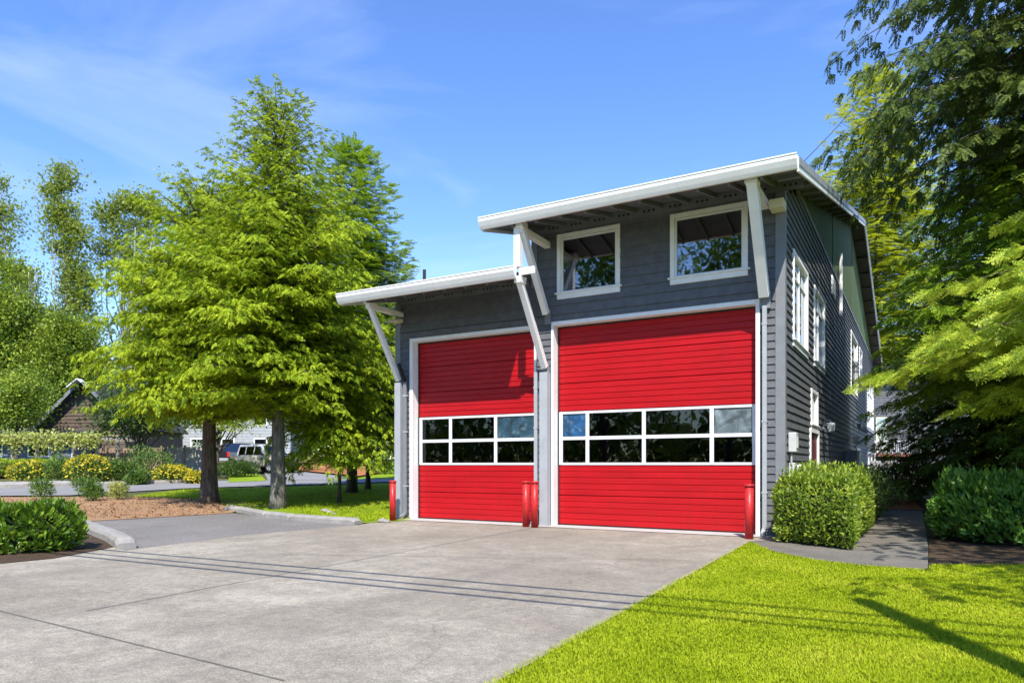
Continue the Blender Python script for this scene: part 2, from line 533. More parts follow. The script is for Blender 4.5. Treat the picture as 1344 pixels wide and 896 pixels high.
strip('driveway_joint', gp(330, 727), gp(905, 735), 0.014, 0.004, M['joint'], 'joint across the drive below the doors')
strip('lawn_edging', (e_far[0] + 0.03, e_far[1]), (e_near[0] + 0.03, e_near[1]), 0.06, 0.010, M['edging'], 'pale edge strip between drive and lawn')
# walk on the right
walk = [(e_far[0] + 0.0, e_far[1] + 0.0), gp(1010, 722), gp(1070, 735), gp(1130, 742), gp(1218, 748), gp(1218, 718), gp(1214, 690), gp(1210, 670), gp(1160, 668), gp(1146, 690), gp(1100, 700), gp(1030, 700), (0.3, -0.3)]
sheet('path', walk, 0.004, M['walk'], 'grey concrete walk curving round the station corner', step=4)
lawn_poly = [e_near, (e_far[0] + 0.06, e_far[1]), gp(1010, 722.5), gp(1070, 735.5), gp(1130, 742.5), gp(1217, 748.5), gp(1225, 741), gp(1344, 742), c2w(9.5, 9.6), c2w(13, 9.4), c2w(13, -3)]
sheet('lawn', lawn_poly, -0.004, M['turf'], 'bright green lawn at the right of the driveway', step=4)
sheet('planting_bed', [gp(1219, 748), gp(1219, 700), gp(1212, 668), gp(1150, 666), c2w(13, 26), c2w(24, 48), c2w(40, 48), c2w(26, 9.4), c2w(9.5, 9.6), gp(1344, 742), gp(1226, 741)],
      -0.02, M['soil'], 'brown soil bed under the right hand hedges', step=4)
sheet('mulch_path', [gp(1213, 669), gp(1150, 667), gp(1158, 637), gp(1188, 637)], 0.0, M['mulch_red'], 'orange bark chips at the end of the side walk', step=2)
# left side
sheet('mulch_bed', [gp(-90, 690), gp(108, 684), gp(300, 673), gp(345, 664), gp(300, 655), gp(200, 652), gp(90, 652), gp(-90, 652)], 0.0, M['mulch'], 'brown bark mulch bed beyond the asphalt', step=1)
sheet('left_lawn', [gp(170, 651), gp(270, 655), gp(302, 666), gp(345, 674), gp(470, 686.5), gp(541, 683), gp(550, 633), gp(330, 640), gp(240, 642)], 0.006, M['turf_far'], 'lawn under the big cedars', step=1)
sheet('mulch_bed', [gp(-90, 741), gp(0, 740), gp(70, 733), gp(140, 720), gp(160, 715), gp(128, 700), gp(108, 684), gp(60, 684), gp(-90, 684)], 0.008, M['soil'], 'dark soil under the near laurel hedge', step=1)
sheet('street', [gp(-120, 651), gp(90, 650), gp(240, 641), gp(560, 631), gp(560, 628), gp(440, 629), gp(250, 631), gp(-120, 638)], 0.012, M['road'], 'light asphalt street passing behind the lawn', step=1)
sheet('side_road', [gp(352, 631), gp(470, 630), gp(440, 621), gp(410, 617), gp(345, 617)], 0.02, M['road'], 'asphalt side road where the parked vehicles stand', step=1)
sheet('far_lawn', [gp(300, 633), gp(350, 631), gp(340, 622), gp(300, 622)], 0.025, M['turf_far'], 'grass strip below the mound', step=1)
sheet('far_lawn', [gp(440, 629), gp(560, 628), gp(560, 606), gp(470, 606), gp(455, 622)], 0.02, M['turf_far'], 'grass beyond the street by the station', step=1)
sheet('mulch_bank', [gp(385, 618), gp(470, 627), gp(500, 622), gp(470, 609), gp(390, 606)], 0.12, M['mulch_red'], 'orange bark bank beside the side road', step=1)
# ------------------------------------------------------------ the station
XL, XM, DEP = -10.28, -5.94, 34.8
st = thing('fire_station', 'slate grey two storey former fire station with two big red garage doors', 'building', (0, 0, 0))

def roof_z(y, ze):      # soffit height under a roof whose eave underside is ze at y=-1.6
    return ze + 0.237*(y + 1.6) if y <= 17.4 else ze + 0.237*19 - 0.237*(y - 17.4)

def siding(name, mat, P, a0, a1, z0, z1, pitch, holes=(), parent=st, lip=0.028, arange=None, phase=0.0):
    """lapped boards on a wall; P(a, off, z) gives a point, off metres proud of the wall"""
    mb = MB()
    br = {z0, z1}
    k = math.floor((z0 - phase)/pitch)
    while phase + k*pitch < z1:
        if phase + k*pitch > z0: br.add(phase + k*pitch)
        k += 1
    for h in holes:
        for z in (h[2], h[3]):
            if z0 < z < z1: br.add(z)
    br = sorted(br)
    for za, zb in zip(br[:-1], br[1:]):
        if zb - za < 1e-4: continue
        zm = (za + zb)/2
        row = math.floor((zm - phase)/pitch)
        r0 = phase + row*pitch
        oa = lip*(1 - (za - r0)/pitch) + 0.004
        ob = lip*(1 - (zb - r0)/pitch) + 0.004
        A0, A1 = a0, a1
        if arange:
            A0, A1 = arange(zb)
            A0, A1 = max(a0, A0), min(a1, A1)
            if A1 <= A0: continue
        segs = [(A0, A1)]
        for h in holes:
            if h[2] < zm < h[3]:
                out = []
                for s0, s1 in segs:
                    if h[1] <= s0 or h[0] >= s1: out.append((s0, s1)); continue
                    if h[0] > s0: out.append((s0, h[0]))
                    if h[1] < s1: out.append((h[1], s1))
                segs = out
        for s0, s1 in segs:
            mb.quad(P(s0, oa, za), P(s1, oa, za), P(s1, ob, zb), P(s0, ob, zb))
            if abs(za - r0) < 1e-6:
                mb.quad(P(s0, 0.004, za), P(s1, 0.004, za), P(s1, oa, za), P(s0, oa, za))
    return mb.build(name, mat, parent)

PF = lambda a, o, z: (a, -o, z)
PS = lambda a, o, z: (o, a, z)
PL = lambda a, o, z: (XL - o, a, z)
PM_ = lambda a, o, z: (XM - o, a, z)
PB = lambda a, o, z: (a, DEP + o, z)

D_R = (-5.36, -0.56, 0.02, 4.93)      # right door opening
D_L = (-9.70, -5.90, 0.02, 4.90)
U1 = (-5.16, -3.72, 5.72, 7.05)       # upper window openings
U2 = (-2.32, -0.82, 5.72, 7.05)
siding('wall', M['siding'], PF, XM, -0.02, 4.95, 7.46, 0.232, [U1, U2, D_R], phase=0.09)
siding('wall', M['siding'], PF, XL + 0.02, XM, 4.95, 6.2, 0.232, [D_L], phase=0.09)
siding('wall', M['siding'], PF, -0.56, -0.02, 0.0, 4.95, 0.165, [D_R])
siding('wall', M['siding'], PF, XL + 0.02, -9.70, 0.0, 4.95, 0.165, [D_L])
siding('wall', M['siding'], PF, -5.90, -5.36, 0.0, 4.95, 0.165, [])
def arr(z):
    lo = (z - 7.07)/0.237 - 1.6
    return (lo, 2*17.4 - lo)
# side openings (distance along the wall, heights)
def side_t(px):
    k = (px - 672)/933
    X0, Z0 = w2c(0, 0)
    return (k*Z0 - X0)/(0.496 - k*0.868)
def side_z(px, py):
    t = side_t(px); return EYE + (610 - py)*(w2c(0, t)[1])/933
SW = []
def side_rect(p0, p1, ytop0, ybot0):
    t0, t1 = side_t(p0), side_t(p1)
    return (t0, t1, side_z(p0, ybot0), side_z(p0, ytop0))
W1 = side_rect(1040, 1057.5, 333, 445)
W2 = (side_t(1067.5), side_t(1080), W1[2], W1[3])
W3 = (side_t(1116), side_t(1124), 4.6, 7.0)
W3b = (side_t(1127), side_t(1130), 5.6, 7.0)
W4 = (side_t(1137.5), side_t(1145), 3.6, 6.4)
W5 = side_rect(1063.5, 1071, 514, 556)
W6 = (side_t(1123), side_t(1128), 0.95, 2.2)
W7 = (side_t(1137), side_t(1147.5), 1.05, 2.15)
DS = (side_t(1062), side_t(1072), 0.05, 2.35)
holesS = [W1, W2, W3, W3b, W4, W5, W6, W7, DS]
siding('wall', M['siding'], PS, 0.02, DEP, 0.0, 7.85, 0.178, holesS, arange=arr)
siding('wall', M['siding'], PL, 0.02, DEP, 0.0, 6.15, 0.2)
siding('wall', M['siding'], PM_, 0.0, DEP, 5.8, 7.46, 0.232)
siding('wall', M['siding'], PB, XL, 0.0, 0.0, 7.4, 0.2)

# smooth board gable above the belt line, with battens
GB = paint('reflected_green_board', (0.10, 0.15, 0.045), 0.8, 0.2, 1.5, 0.2, dirt=(0.13, 0.24, 0.035))  # green reflected from the foliage is put into the board colour
mb = MB()
y0, y1 = (7.87 - 7.07)/0.237 - 1.6, 34.8 - ((7.87 - 7.07)/0.237 - 1.6)
for xx in (0.012,):
    mb.add([(xx, y0, 7.87), (xx, y1, 7.87), (xx, 17.4, roof_z(17.4, 7.07))], [(0, 1, 2)])
for k in range(1, 4):
    yy = y0 + (y1 - y0)*k/4
    zt = roof_z(yy, 7.07)
    mb.box(0.014, 0.032, yy - 0.03, yy + 0.03, 7.9, zt - 0.02)
mb.build('gable_board', GB, st)
mb = MB(); mb.box(0.004, 0.05, y0 - 0.1, y1, 7.80, 7.90); mb.build('belt_board', M['corner'], st)
mb = MB()
mb.add([(XM, y0, 7.4), (XM, 31.6, 7.4), (XM, 17.4, roof_z(17.4, 7.07))], [(0, 1, 2)])
mb.add([(XL, -0.0, 6.15), (XL, DEP, 6.15), (XL, 17.4, roof_z(17.4, 5.8))], [(0, 1, 2)])
mb.add([(XM, 0, 6.9), (XM, DEP, 6.9), (XM, DEP, 7.45), (XM, 0, 7.45)], [(0, 1, 2, 3)])
mb.build('gable_board', M['siding'], st)

# vent and gable slot windows
mb = MB(); tv0, tv1 = side_t(1090), side_t(1094)
mb.box(0.012, 0.06, tv0, tv1, 7.0, 7.6)
for k in range(8): mb.box(0.06, 0.075, tv0 + 0.05, tv1 - 0.05, 7.04 + k*0.07, 7.06 + k*0.07)
mb.build('vent_grille', M['white'], st)

# roofs: slab, gutter, rake boards, soffit rafters
def roof(x0, x1, ze_under, name, left_rake=True, right_rake=True):
    zt = ze_under + 0.16
    sec = [(-1.60, ze_under), (17.4, ze_under + 0.237*19), (36.4, ze_under), (36.4, zt), (17.4, zt + 0.237*19), (-1.60, zt)]
    mb = MB()
    n = 6
    vs = [(x0, y, z) for y, z in sec] + [(x1, y, z) for y, z in sec]
    # top, underside, ends
    mb.add(vs, [(5, 4, 10, 11), (4, 3, 9, 10)], 0)
    mb.add(vs, [(0, 6, 7, 1), (1, 7, 8, 2), (0, 5, 11, 6), (2, 8, 9, 3), (0, 1, 4, 5), (1, 2, 3, 4), (6, 11, 10, 7), (7, 10, 9, 8)], 1)
    r = mb.build(name, [M['shingle'], M['soffit']], st)
    # drip edge just over the slab
    mb = MB()
    mb.bar((x0 - 0.02, -1.63, zt + 0.012), (x1 + 0.02, -1.63, zt + 0.012), 0.02, 0.16, up=(0, 1, 0))
    mb.build('drip_edge', M['metal'], r)
    return r, zt
r_up, zt_up = roof(-6.42, 0.47, 7.05, 'roof')
r_lo, zt_lo = roof(-10.86, -5.96, 5.80, 'roof')
def gutter(x0, x1, ztop, par):
    # profile in (y, z): fascia board behind a rounded gutter
    prof = [(-1.605, ztop + 0.005), (-1.605, ztop - 0.26), (-1.66, ztop - 0.26), (-1.70, ztop - 0.20), (-1.755, ztop - 0.10), (-1.76, ztop - 0.03),
            (-1.775, ztop - 0.025), (-1.775, ztop + 0.0), (-1.75, ztop + 0.0), (-1.745, ztop - 0.02), (-1.63, ztop - 0.03), (-1.625, ztop + 0.005)]
    mb = MB(); mb.prism(prof, 'x', x0, x1)
    return mb.build('gutter', M['white'], par, fixn=True, bevel=0.004)
gutter(-6.47, 0.50, 7.27, r_up)
gutter(-10.92, -5.52, 6.02, r_lo)
mb = MB(); mb.box(-5.52, -5.12, -1.50, -1.44, 5.86, 6.02); mb.build('fascia_end', M['white'], r_lo)
def rake(x, w, ze, par, mat, zt):
    mb = MB()
    for (ya, za), (yb, zb) in (((-1.60, ze), (17.4, ze + 0.237*19)), ((17.4, ze + 0.237*19), (36.4, ze))):
        z_a, z_b = za + 0.16 - 0.13, zb + 0.16 - 0.13
        mb.bar((x, ya, z_a + 0.03), (x, yb, z_b + 0.03), 0.04, 0.26)
    mb.build('rake_board', mat, par)
    mb = MB()
    for k in range(13):
        ya = -1.6 + 19*k/13; yb = -1.6 + 19*(k + 0.985)/13
        mb.bar((x + w, ya, ze + 0.237*(ya + 1.6) + 0.12), (x + w, yb, ze + 0.237*(yb + 1.6) + 0.12), 0.012, 0.15)
        mb.bar((x + w, 36.4 - (ya + 1.6), ze + 0.237*(ya + 1.6) + 0.12), (x + w, 36.4 - (yb + 1.6), ze + 0.237*(yb + 1.6) + 0.12), 0.012, 0.15)
    mb.build('rake_flashing', M['metal'], par)
rake(0.495, 0.030, 7.05, r_up, M['white'], zt_up)
rake(-6.445, -0.030, 7.05, r_up, M['white'], zt_up)
rake(-10.885, -0.030, 5.80, r_lo, M['white'], zt_lo)
# lookouts under the gable overhang
for k in range(24):
    y = -0.9 + k*1.5
    if y > 35.9: break
    z = roof_z(y, 7.05) - 0.045
    mb = MB(); mb.box(0.03, 0.46, y - 0.045, y + 0.045, z - 0.05, z + 0.03); mb.build('lookout', M['rafter'], r_up)
def rafters(x0, x1, ze, par):
    n = int((x1 - x0)/0.61)
    for k in range(n + 1):
        x = x0 + 0.25 + k*0.61
        if x > x1 - 0.1: break
        mb = MB()
        mb.prism([(-1.58, ze - 0.09), (-1.58, ze - 0.003), (-0.03, ze - 0.003 + 0.237*1.55), (-0.03, ze - 0.09 + 0.237*1.55)], 'x', x - 0.025, x + 0.025)
        mb.build('rafter', M['rafter'], par)
    # blocking between the rafters; flat dark discs paint the shade of its air holes
    mb = MB(); z = roof_z(-0.05, ze)
    mb.box(x0 + 0.05, x1 - 0.05, -0.075, -0.045, z - 0.2, z - 0.01)
    for k in range(n):
        for j in (-0.11, 0, 0.11):
            x = x0 + 0.25 + (k + 0.5)*0.61 + j
            ring = [(x + 0.028*math.cos(a), -0.0775, z - 0.10 + 0.028*math.sin(a)) for a in np.linspace(0, 2*math.pi, 12, endpoint=False)]
            mb.add(ring, [tuple(range(12))[::-1]], 1)
    mb.build('vent_block', [M['rafter'], M['dark']], par)
rafters(-5.9, 0.44, 7.05, r_up)
rafters(-10.25, -5.98, 5.80, r_lo)

# corner boards
def part_box(name, mat, b, parent=st, bevel=0.004):
    mb = MB(); mb.box(*b); return mb.build(name, mat, parent, bevel=bevel)
part_box('corner_board', M['corner'], (-0.16, 0.038, -0.036, 0.0, 0.0, 7.38))
part_box('corner_board', M['corner'], (0.004, 0.038, 0.003, 0.16, 0.0, 7.40))
part_box('corner_board', M['corner'], (XL - 0.04, XL + 0.14, -0.036, 0.0, 0.0, 6.05))
part_box('corner_board', M['corner'], (XM - 0.04, XM + 0.12, -0.036, 0.06, 5.95, 7.3))
part_box('corner_board', M['corner'], (0.004, 0.04, DEP - 0.18, DEP, 0.0, 7.2))
part_box('frieze_board', M['siding'], (-5.8, -0.2, -0.042, -0.026, 7.13, 7.36))
part_box('belt_board', M['siding'], (XL + 0.15, -5.45, -0.040, -0.027, 5.02, 5.16))

# ---------------- garage doors
def door_panel_profile(z0, z1, n):
    """ribbed sheet in (y, z), y more negative = prouder"""
    pts = [(0.0, z0)]
    pts.append((0.0, z0 + 0.006))
    p = (z1 - z0)/n
    for k in range(n):
        a = z0 + k*p; b = a + p
        if k: pts += [(-0.010, a + 0.002), (-0.022, a + 0.010)]
        else: pts += [(-0.022, a + 0.014)]
        pts += [(-0.022, b - 0.022), (-0.006, b - 0.008)]
    pts += [(0.0, z1 - 0.004), (0.0, z1)]
    return pts
def garage_door(op, widths, zs_lo, zs_hi, zw0, zw1, films, label):
    x0, x1, z0, z1 = op
    Y = 0.26                      # recess of the leaf behind the wall face
    d = bpy.data.objects.new('garage_door', None); COL.objects.link(d); d.parent = st; d.location = (x0, Y, 0)
    d['label'] = label
    secs = [(a, b) for a, b in zip(zs_lo[:-1], zs_lo[1:])] + [(a, b) for a, b in zip(zs_hi[:-1], zs_hi[1:])]
    for a, b in secs:
        pr = door_panel_profile(a + 0.003, b - 0.003, max(2, round((b - a)/0.137)))
        mb = MB()
        vs = [(x0 + 0.0, Y + y, z) for y, z in pr] + [(x1, Y + y, z) for y, z in pr]
        n = len(pr)
        mb.add(vs, [(i, n + i, n + i + 1, i + 1) for i in range(n - 1)])
        mb.quad((x0, Y + 0.03, a), (x1, Y + 0.03, a), (x1, Y + 0.03, b), (x0, Y + 0.03, b))
        mb.build('door_panel', M['red'], d)
    # glazed sections: aluminium frame
    fr = MB(); t = 0.058
    zm = (zw0 + zw1)/2
    fr.box(x0 + 0.01, x1 - 0.01, Y - 0.03, Y + 0.02, zw0, zw0 + t)
    fr.box(x0 + 0.01, x1 - 0.01, Y - 0.03, Y + 0.02, zw1 - t, zw1)
    fr.box(x0 + 0.01, x1 - 0.01, Y - 0.028, Y + 0.02, zm - t*0.7, zm + t*0.7)
    tot = sum(widths); W = x1 - x0 - 0.02
    xs = [x0 + 0.01]
    for w in widths: xs.append(xs[-1] + W*w/tot)
    for i, x in enumerate(xs):
        hw = 0.045
        a, b = x - hw, x + hw
        if i == 0: a, b = x, x + 0.11
        if i == len(xs) - 1: a, b = x - 0.11, x
        fr.box(a, b, Y - 0.034, Y + 0.018, zw0 + 0.003, zw1 - 0.003)
    fr_o = fr.build('window_frame', M['alu'], d, bevel=0.004)
    for i in range(len(widths)):
        for j in range(2):
            a = xs[i] + (0.10 if i == 0 else 0.04); b = xs[i + 1] - (0.10 if i == len(widths) - 1 else 0.04)
            za = (zw0 + t*0.9, zm + t*0.6)[j]; zb = (zm - t*0.6, zw1 - t*0.9)[j]
            mat, lab = films.get((i, j), ('glass', None))
            mb = MB(); mb.quad((a, Y - 0.002, za), (b, Y - 0.002, za), (b, Y - 0.002, zb), (a, Y - 0.002, zb))
            g = mb.build('glass_pane', M[mat], d)
            if lab: g['label'] = lab
            # black gasket
            gs = MB()
            for q in ((a, b, za, za + 0.012), (a, b, zb - 0.012, zb), (a, a + 0.012, za + 0.013, zb - 0.013), (b - 0.012, b, za + 0.013, zb - 0.013)):
                gs.box(q[0], q[1], Y - 0.012, Y - 0.006, q[2], q[3])
            gs.build('gasket', M['rubber'], fr_o)
    part = MB(); part.box(x0, x1, Y - 0.02, Y + 0.02, 0.004, 0.03); part.build('bottom_seal', M['rubber'], d)
    return d
M['alu'] = paint('white_aluminium', (0.70, 0.71, 0.74), 0.4, 0.04)
garage_door(D_R, (38, 70, 77, 48), (0.03, 0.75, 1.49), (2.83, 3.52, 4.22, 4.93), 1.50, 2.82,
            {(0, 1): ('glass_blue', 'pane covered in blue film'), (3, 1): ('glass_pale', 'hazy pane with crumpled plastic behind')},
            'wider right hand red roll-up door')
garage_door(D_L, (40, 54, 48), (0.03, 0.75, 1.49), (2.83, 3.52, 4.22, 4.90), 1.50, 2.82,
            {(2, 1): ('glass_navy', 'navy tinted pane')}, 'narrower left hand red roll-up door')
def door_trim(op, wl_, wr_, head):
    x0, x1, z0, z1 = op
    # jamb reveals and face trim in one frame
    mb = MB()
    mb.box(x0 - wl_, x0 - 0.002, -0.045, 0.255, 0.0, z1 + head)
    mb.box(x1 + 0.002, x1 + wr_, -0.045, 0.255, 0.0, z1 + head)
    mb.box(x0 - 0.001, x1 + 0.001, -0.043, 0.225, z1 + 0.002, z1 + head - 0.003)
    mb.build('door_frame', M['white'], st, bevel=0.004)
    mb = MB()
    mb.box(x0 + 0.004, x0 + 0.03, 0.20, 0.222, 0.02, z1 - 0.01); mb.box(x1 - 0.03, x1 - 0.004, 0.20, 0.222, 0.02, z1 - 0.01)
    mb.box(x0 + 0.03, x1 - 0.03, 0.20, 0.222, z1 - 0.035, z1 - 0.01)
    mb.build('weather_strip', M['rubber'], st)
door_trim(D_R, 0.06, 0.09, 0.10)
door_trim((-9.70, -5.90, 0.02, 4.90), 0.11, 0.06, 0.10)

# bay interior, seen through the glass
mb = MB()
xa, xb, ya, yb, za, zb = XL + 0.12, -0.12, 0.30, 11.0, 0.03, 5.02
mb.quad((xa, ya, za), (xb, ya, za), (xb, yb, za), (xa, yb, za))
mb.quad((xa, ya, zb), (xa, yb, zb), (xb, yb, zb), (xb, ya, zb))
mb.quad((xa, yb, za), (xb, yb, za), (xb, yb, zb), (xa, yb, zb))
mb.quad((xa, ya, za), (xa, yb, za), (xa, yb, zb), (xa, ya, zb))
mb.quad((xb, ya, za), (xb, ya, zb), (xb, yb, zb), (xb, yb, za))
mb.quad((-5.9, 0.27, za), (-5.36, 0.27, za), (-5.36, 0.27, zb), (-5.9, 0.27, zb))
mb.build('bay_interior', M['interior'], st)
mb = MB()
xa, xb, ya, yb, za, zb = XM + 0.1, -0.1, 0.12, 5.0, 5.10, 7.30
mb.quad((xa, ya, za), (xb, ya, za), (xb, yb, za), (xa, yb, za))
mb.quad((xa, ya, zb), (xa, yb, zb), (xb, yb, zb), (xb, ya, zb))
mb.quad((xa, yb, za), (xb, yb, za), (xb, yb, zb), (xa, yb, zb))
mb.quad((xa, ya, za), (xa, yb, za), (xa, yb, zb), (xa, ya, zb))
mb.quad((xb, ya, za), (xb, ya, zb), (xb, yb, zb), (xb, yb, za))
mb.build('room_interior', paint('upper_room_paint', (0.22, 0.21, 0.2), 0.8), st)

# ---------------- upper windows on the front
def window(P, a0, a1, z0, z1, tw=0.10, sill=0.13, mullions=(), transom=None, glass='glass_up', mat=None, depth=0.07, sash=0.04):
    """P(a, off, z); frame > sash, glass, sill"""
    mat = mat or M['white']
    def bx(m_, a, b, o0, o1, za, zb):
        pts = [P(a, o0, za), P(b, o0, za), P(b, o1, za), P(a, o1, za), P(a, o0, zb), P(b, o0, zb), P(b, o1, zb), P(a, o1, zb)]
        m_.add(pts, [(0, 3, 2, 1), (4, 5, 6, 7), (0, 1, 5, 4), (1, 2, 6, 5), (2, 3, 7, 6), (3, 0, 4, 7)])
    w = MB()
    bx(w, a0 - tw, a0, -0.06, 0.055, z0, z1 + tw); bx(w, a1, a1 + tw, -0.06, 0.055, z0, z1 + tw)
    bx(w, a0 + 0.0005, a1 - 0.0005, -0.06, 0.053, z1, z1 + tw - 0.002)
    f = w.build('window_frame', mat, st, bevel=0.004, fixn=True)
    s_ = MB(); bx(s_, a0 - tw - 0.05, a1 + tw + 0.05, -0.05, 0.085, z0 - 0.035, z0 - 0.001); bx(s_, a0 - tw, a1 + tw, 0.0, 0.052, z0 - sill - 0.03, z0 - 0.036)
    s_.build('sill', mat, f, bevel=0.004, fixn=True)
    h = MB()
    e = 0.0012
    bx(h, a0 + e, a0 + sash, -0.055, 0.0, z0 + e, z1 - e); bx(h, a1 - sash, a1 - e, -0.055, 0.0, z0 + e, z1 - e)
    bx(h, a0 + sash + e, a1 - sash - e, -0.055, 0.0, z0 + e, z0 + sash); bx(h, a0 + sash + e, a1 - sash - e, -0.055, 0.0, z1 - sash, z1 - e)
    for mu in mullions:
        c = a0 + (a1 - a0)*mu; bx(h, c - sash*0.6, c + sash*0.6, -0.05, 0.004, z0 + 0.003, z1 - 0.003)
    if transom:
        c = z0 + (z1 - z0)*transom; bx(h, a0 + 0.004, a1 - 0.004, -0.052, 0.006, c - sash*0.5, c + sash*0.5)
    h.build('sash', mat, f, fixn=True)
    g = MB(); g.add([P(a0 + 0.02, -0.03, z0 + 0.02), P(a1 - 0.02, -0.03, z0 + 0.02), P(a1 - 0.02, -0.03, z1 - 0.02), P(a0 + 0.02, -0.03, z1 - 0.02)], [(0, 1, 2, 3)])
    g.build('glass', M[glass], f, fixn=True)
    return f
window(PF, *U1)
window(PF, *U2)
# curtain edge behind the left upper window
mb = MB()
for k in range(7): mb.quad((-5.1 + k*0.045, 0.20 + 0.02*(k % 2), 5.7), (-5.1 + (k + 1)*0.045, 0.20 + 0.02*((k + 1) % 2), 5.7), (-5.1 + (k + 1)*0.045, 0.20 + 0.02*((k + 1) % 2), 6.7), (-5.1 + k*0.045, 0.20 + 0.02*(k % 2), 6.7))
mb.build('curtain', paint('pale_curtain', (0.35, 0.38, 0.40), 0.8), st)

# ---------------- side wall openings
for w_, kw in ((W1, dict(mullions=(0.5,), transom=0.76)), (W2, dict(mullions=(0.5,), transom=0.76)), (W3, dict(mullions=(), transom=0.6)), (W3b, {}),
               (W4, dict(mullions=(0.5,), transom=0.7)), (W5, {}), (W6, {}), (W7, dict(mullions=(0.33, 0.66)))):
    window(PS, *w_, glass='glass_side', tw=0.09, **kw)
# side door
x0_, x1_, z0_, z1_ = DS
mb = MB()
mb.box(0.0, 0.06, x0_ - 0.1, x0_, 0.0, z1_ + 0.1); mb.box(0.0, 0.06, x1_, x1_ + 0.1, 0.0, z1_ + 0.1); mb.box(0.0, 0.058, x0_ + 0.001, x1_ - 0.001, z1_, z1_ + 0.1)
f = mb.build('side_door_frame', M['white'], st, bevel=0.004)
mb = MB(); mb.box(-0.04, 0.0, x0_ + 0.003, x1_ - 0.003, 0.06, z1_ - 0.004)
for (a, b, c, d) in ((0.15, 0.85, 0.3, 1.0), (0.15, 0.85, 1.15, 2.1)):
    L = x1_ - x0_
    mb.box(0.0005, 0.012, x0_ + L*a, x0_ + L*b, c, d)
dd = mb.build('side_door', paint('maroon_door_paint', (0.16, 0.03, 0.035), 0.45), st)
mb = MB(); mb.bar((0.0, x0_ + 0.14, 1.02), (0.07, x0_ + 0.14, 1.02), 0.03, 0.03); mb.bar((0.07, x0_ + 0.12, 1.02), (0.07, x0_ + 0.28, 1.02), 0.025, 0.025)
mb.build('handle', M['metal'], dd)

# ---------------- struts, piers, downspouts
def strut(x, ztop, zbot, w=0.18, d=0.20, flare=1.0, yt=-1.42):
    mb = MB()
    mb.bar((x, -0.16, zbot), (x, yt, ztop), w, d, up=(0, 0, 1), w2=w*flare, h2=d*flare)
    s_ = mb.build('strut', M['white'], st, bevel=0.006)
    mb = MB()
    mb.box(x - w*0.62, x + w*0.62, yt - 0.12, yt + 0.16, ztop - 0.05, ztop + 0.10)
    mb.build('strut_cap', M['white'], s_, bevel=0.005)
    mb = MB()
    mb.box(x - w*0.55, x + w*0.55, -0.10, -0.03, zbot - 0.25, zbot + 0.12)
    mb.build('wall_plate', M['corner'], s_, bevel=0.005)
    return s_
strut(-10.10, 5.78, 3.85, 0.12, 0.13)
strut(-5.54, 5.74, 3.90, 0.14, 0.14)
strut(-5.50, 7.00, 5.22, 0.14, 0.15)
strut(-0.36, 7.02, 5.05, 0.20, 0.20, 1.0)
mb = MB(); mb.box(-5.66, -5.50, -1.50, -1.34, 6.06, 7.02); mb.build('eave_post', M['white'], st, bevel=0.005)
part_box('outrigger_beam', M['white'], (-5.60, -5.44, -1.45, -0.03, 6.86, 7.0))
part_box('outrigger_beam', M['white'], (-0.44, -0.28, -1.45, -0.03, 6.90, 7.04))
part_box('outrigger_beam', M['white'], (-10.17, -10.03, -1.45, -0.03, 5.62, 5.75))
part_box('beam_end', M['cream'], (-0.22, 0.06, -0.42, -0.045, 6.78, 6.96))
# centre pier and side piers under the struts
part_box('pier', M['post'], (-5.66, -5.44, -0.22, -0.03, 0.0, 3.78), bevel=0.006)
part_box('pier', M['post'], (-10.20, -10.00, -0.22, -0.04, 0.0, 3.78), bevel=0.006)
def downspout(x, ztop, y=-0.12, mat='post'):
    mb = MB(); mb.box(x - 0.045, x + 0.045, y - 0.04, y + 0.03, 0.12, ztop)
    mb.bar((x, y, 0.16), (x, y - 0.22, 0.06), 0.09, 0.07)
    o = mb.build('downspout', M[mat], st, bevel=0.008)
    for z in (0.9, 2.4, ztop - 0.4):
        b = MB(); b.box(x - 0.055, x + 0.055, y - 0.045, y + 0.08, z, z + 0.04); b.build('strap', M['metal'], o)
downspout(-5.80, 3.8, mat='post')
downspout(-0.36, 4.85, mat='post')
downspout(-9.90, 3.8, mat='corner')
mb = MB(); mb.bar((-9.90, -0.12, 3.8), (-9.98, -0.3, 4.3), 0.08, 0.07); mb.build('downspout_elbow', M['dark'], st)
# small roof pipe
pz = roof_z(3.0, 5.96)
px_, py_ = at(557, 22.5)
mb = MB(); mb.tube([(px_, py_, roof_z(py_, 5.9)), (px_, py_, ht(354, 22.5))], 0.055, 10); mb.lathe([(0.12, 0), (0.06, 0.08)], (px_, py_, roof_z(py_, 5.96)))
mb.build('vent_pipe', M['rubber'], st)

# ---------------- lamps, meters, conduits
def flood(x):
    mb = MB(); mb.prism([(-0.50, 5.42), (-0.46, 5.50), (-0.10, 5.56), (-0.10, 5.45)], 'x', x - 0.13, x + 0.13)
    o = mb.build('flood_lamp', M['cream'], st, bevel=0.01, fixn=True)
    b = MB(); b.bar((x, -0.14, 5.48), (x, -0.03, 5.36), 0.05, 0.05); b.build('lamp_bracket', M['corner'], o)
flood(-10.12)
def wall_lamp(t, z, s=1.0):
    mb = MB(); mb.prism([(0.20*s, z), (0.34*s, z + 0.02), (0.36*s, z + 0.26*s), (0.14*s, z + 0.28*s)], 'y', t - 0.14*s, t + 0.14*s)
    # prism on y takes (x, z)
    o = mb.build('wall_lamp', M['meter'], st, bevel=0.02, fixn=True)
    b = MB(); b.tube([(0.03, t, z + 0.1), (0.12, t, z + 0.36*s), (0.24, t, z + 0.33*s), (0.25, t, z + 0.26*s)], 0.025, 8)
    b.lathe([(0.06, 0), (0.06, 0.03)], (0.03, t, z + 0.1)); b.build('lamp_arm', M['metal'], o)
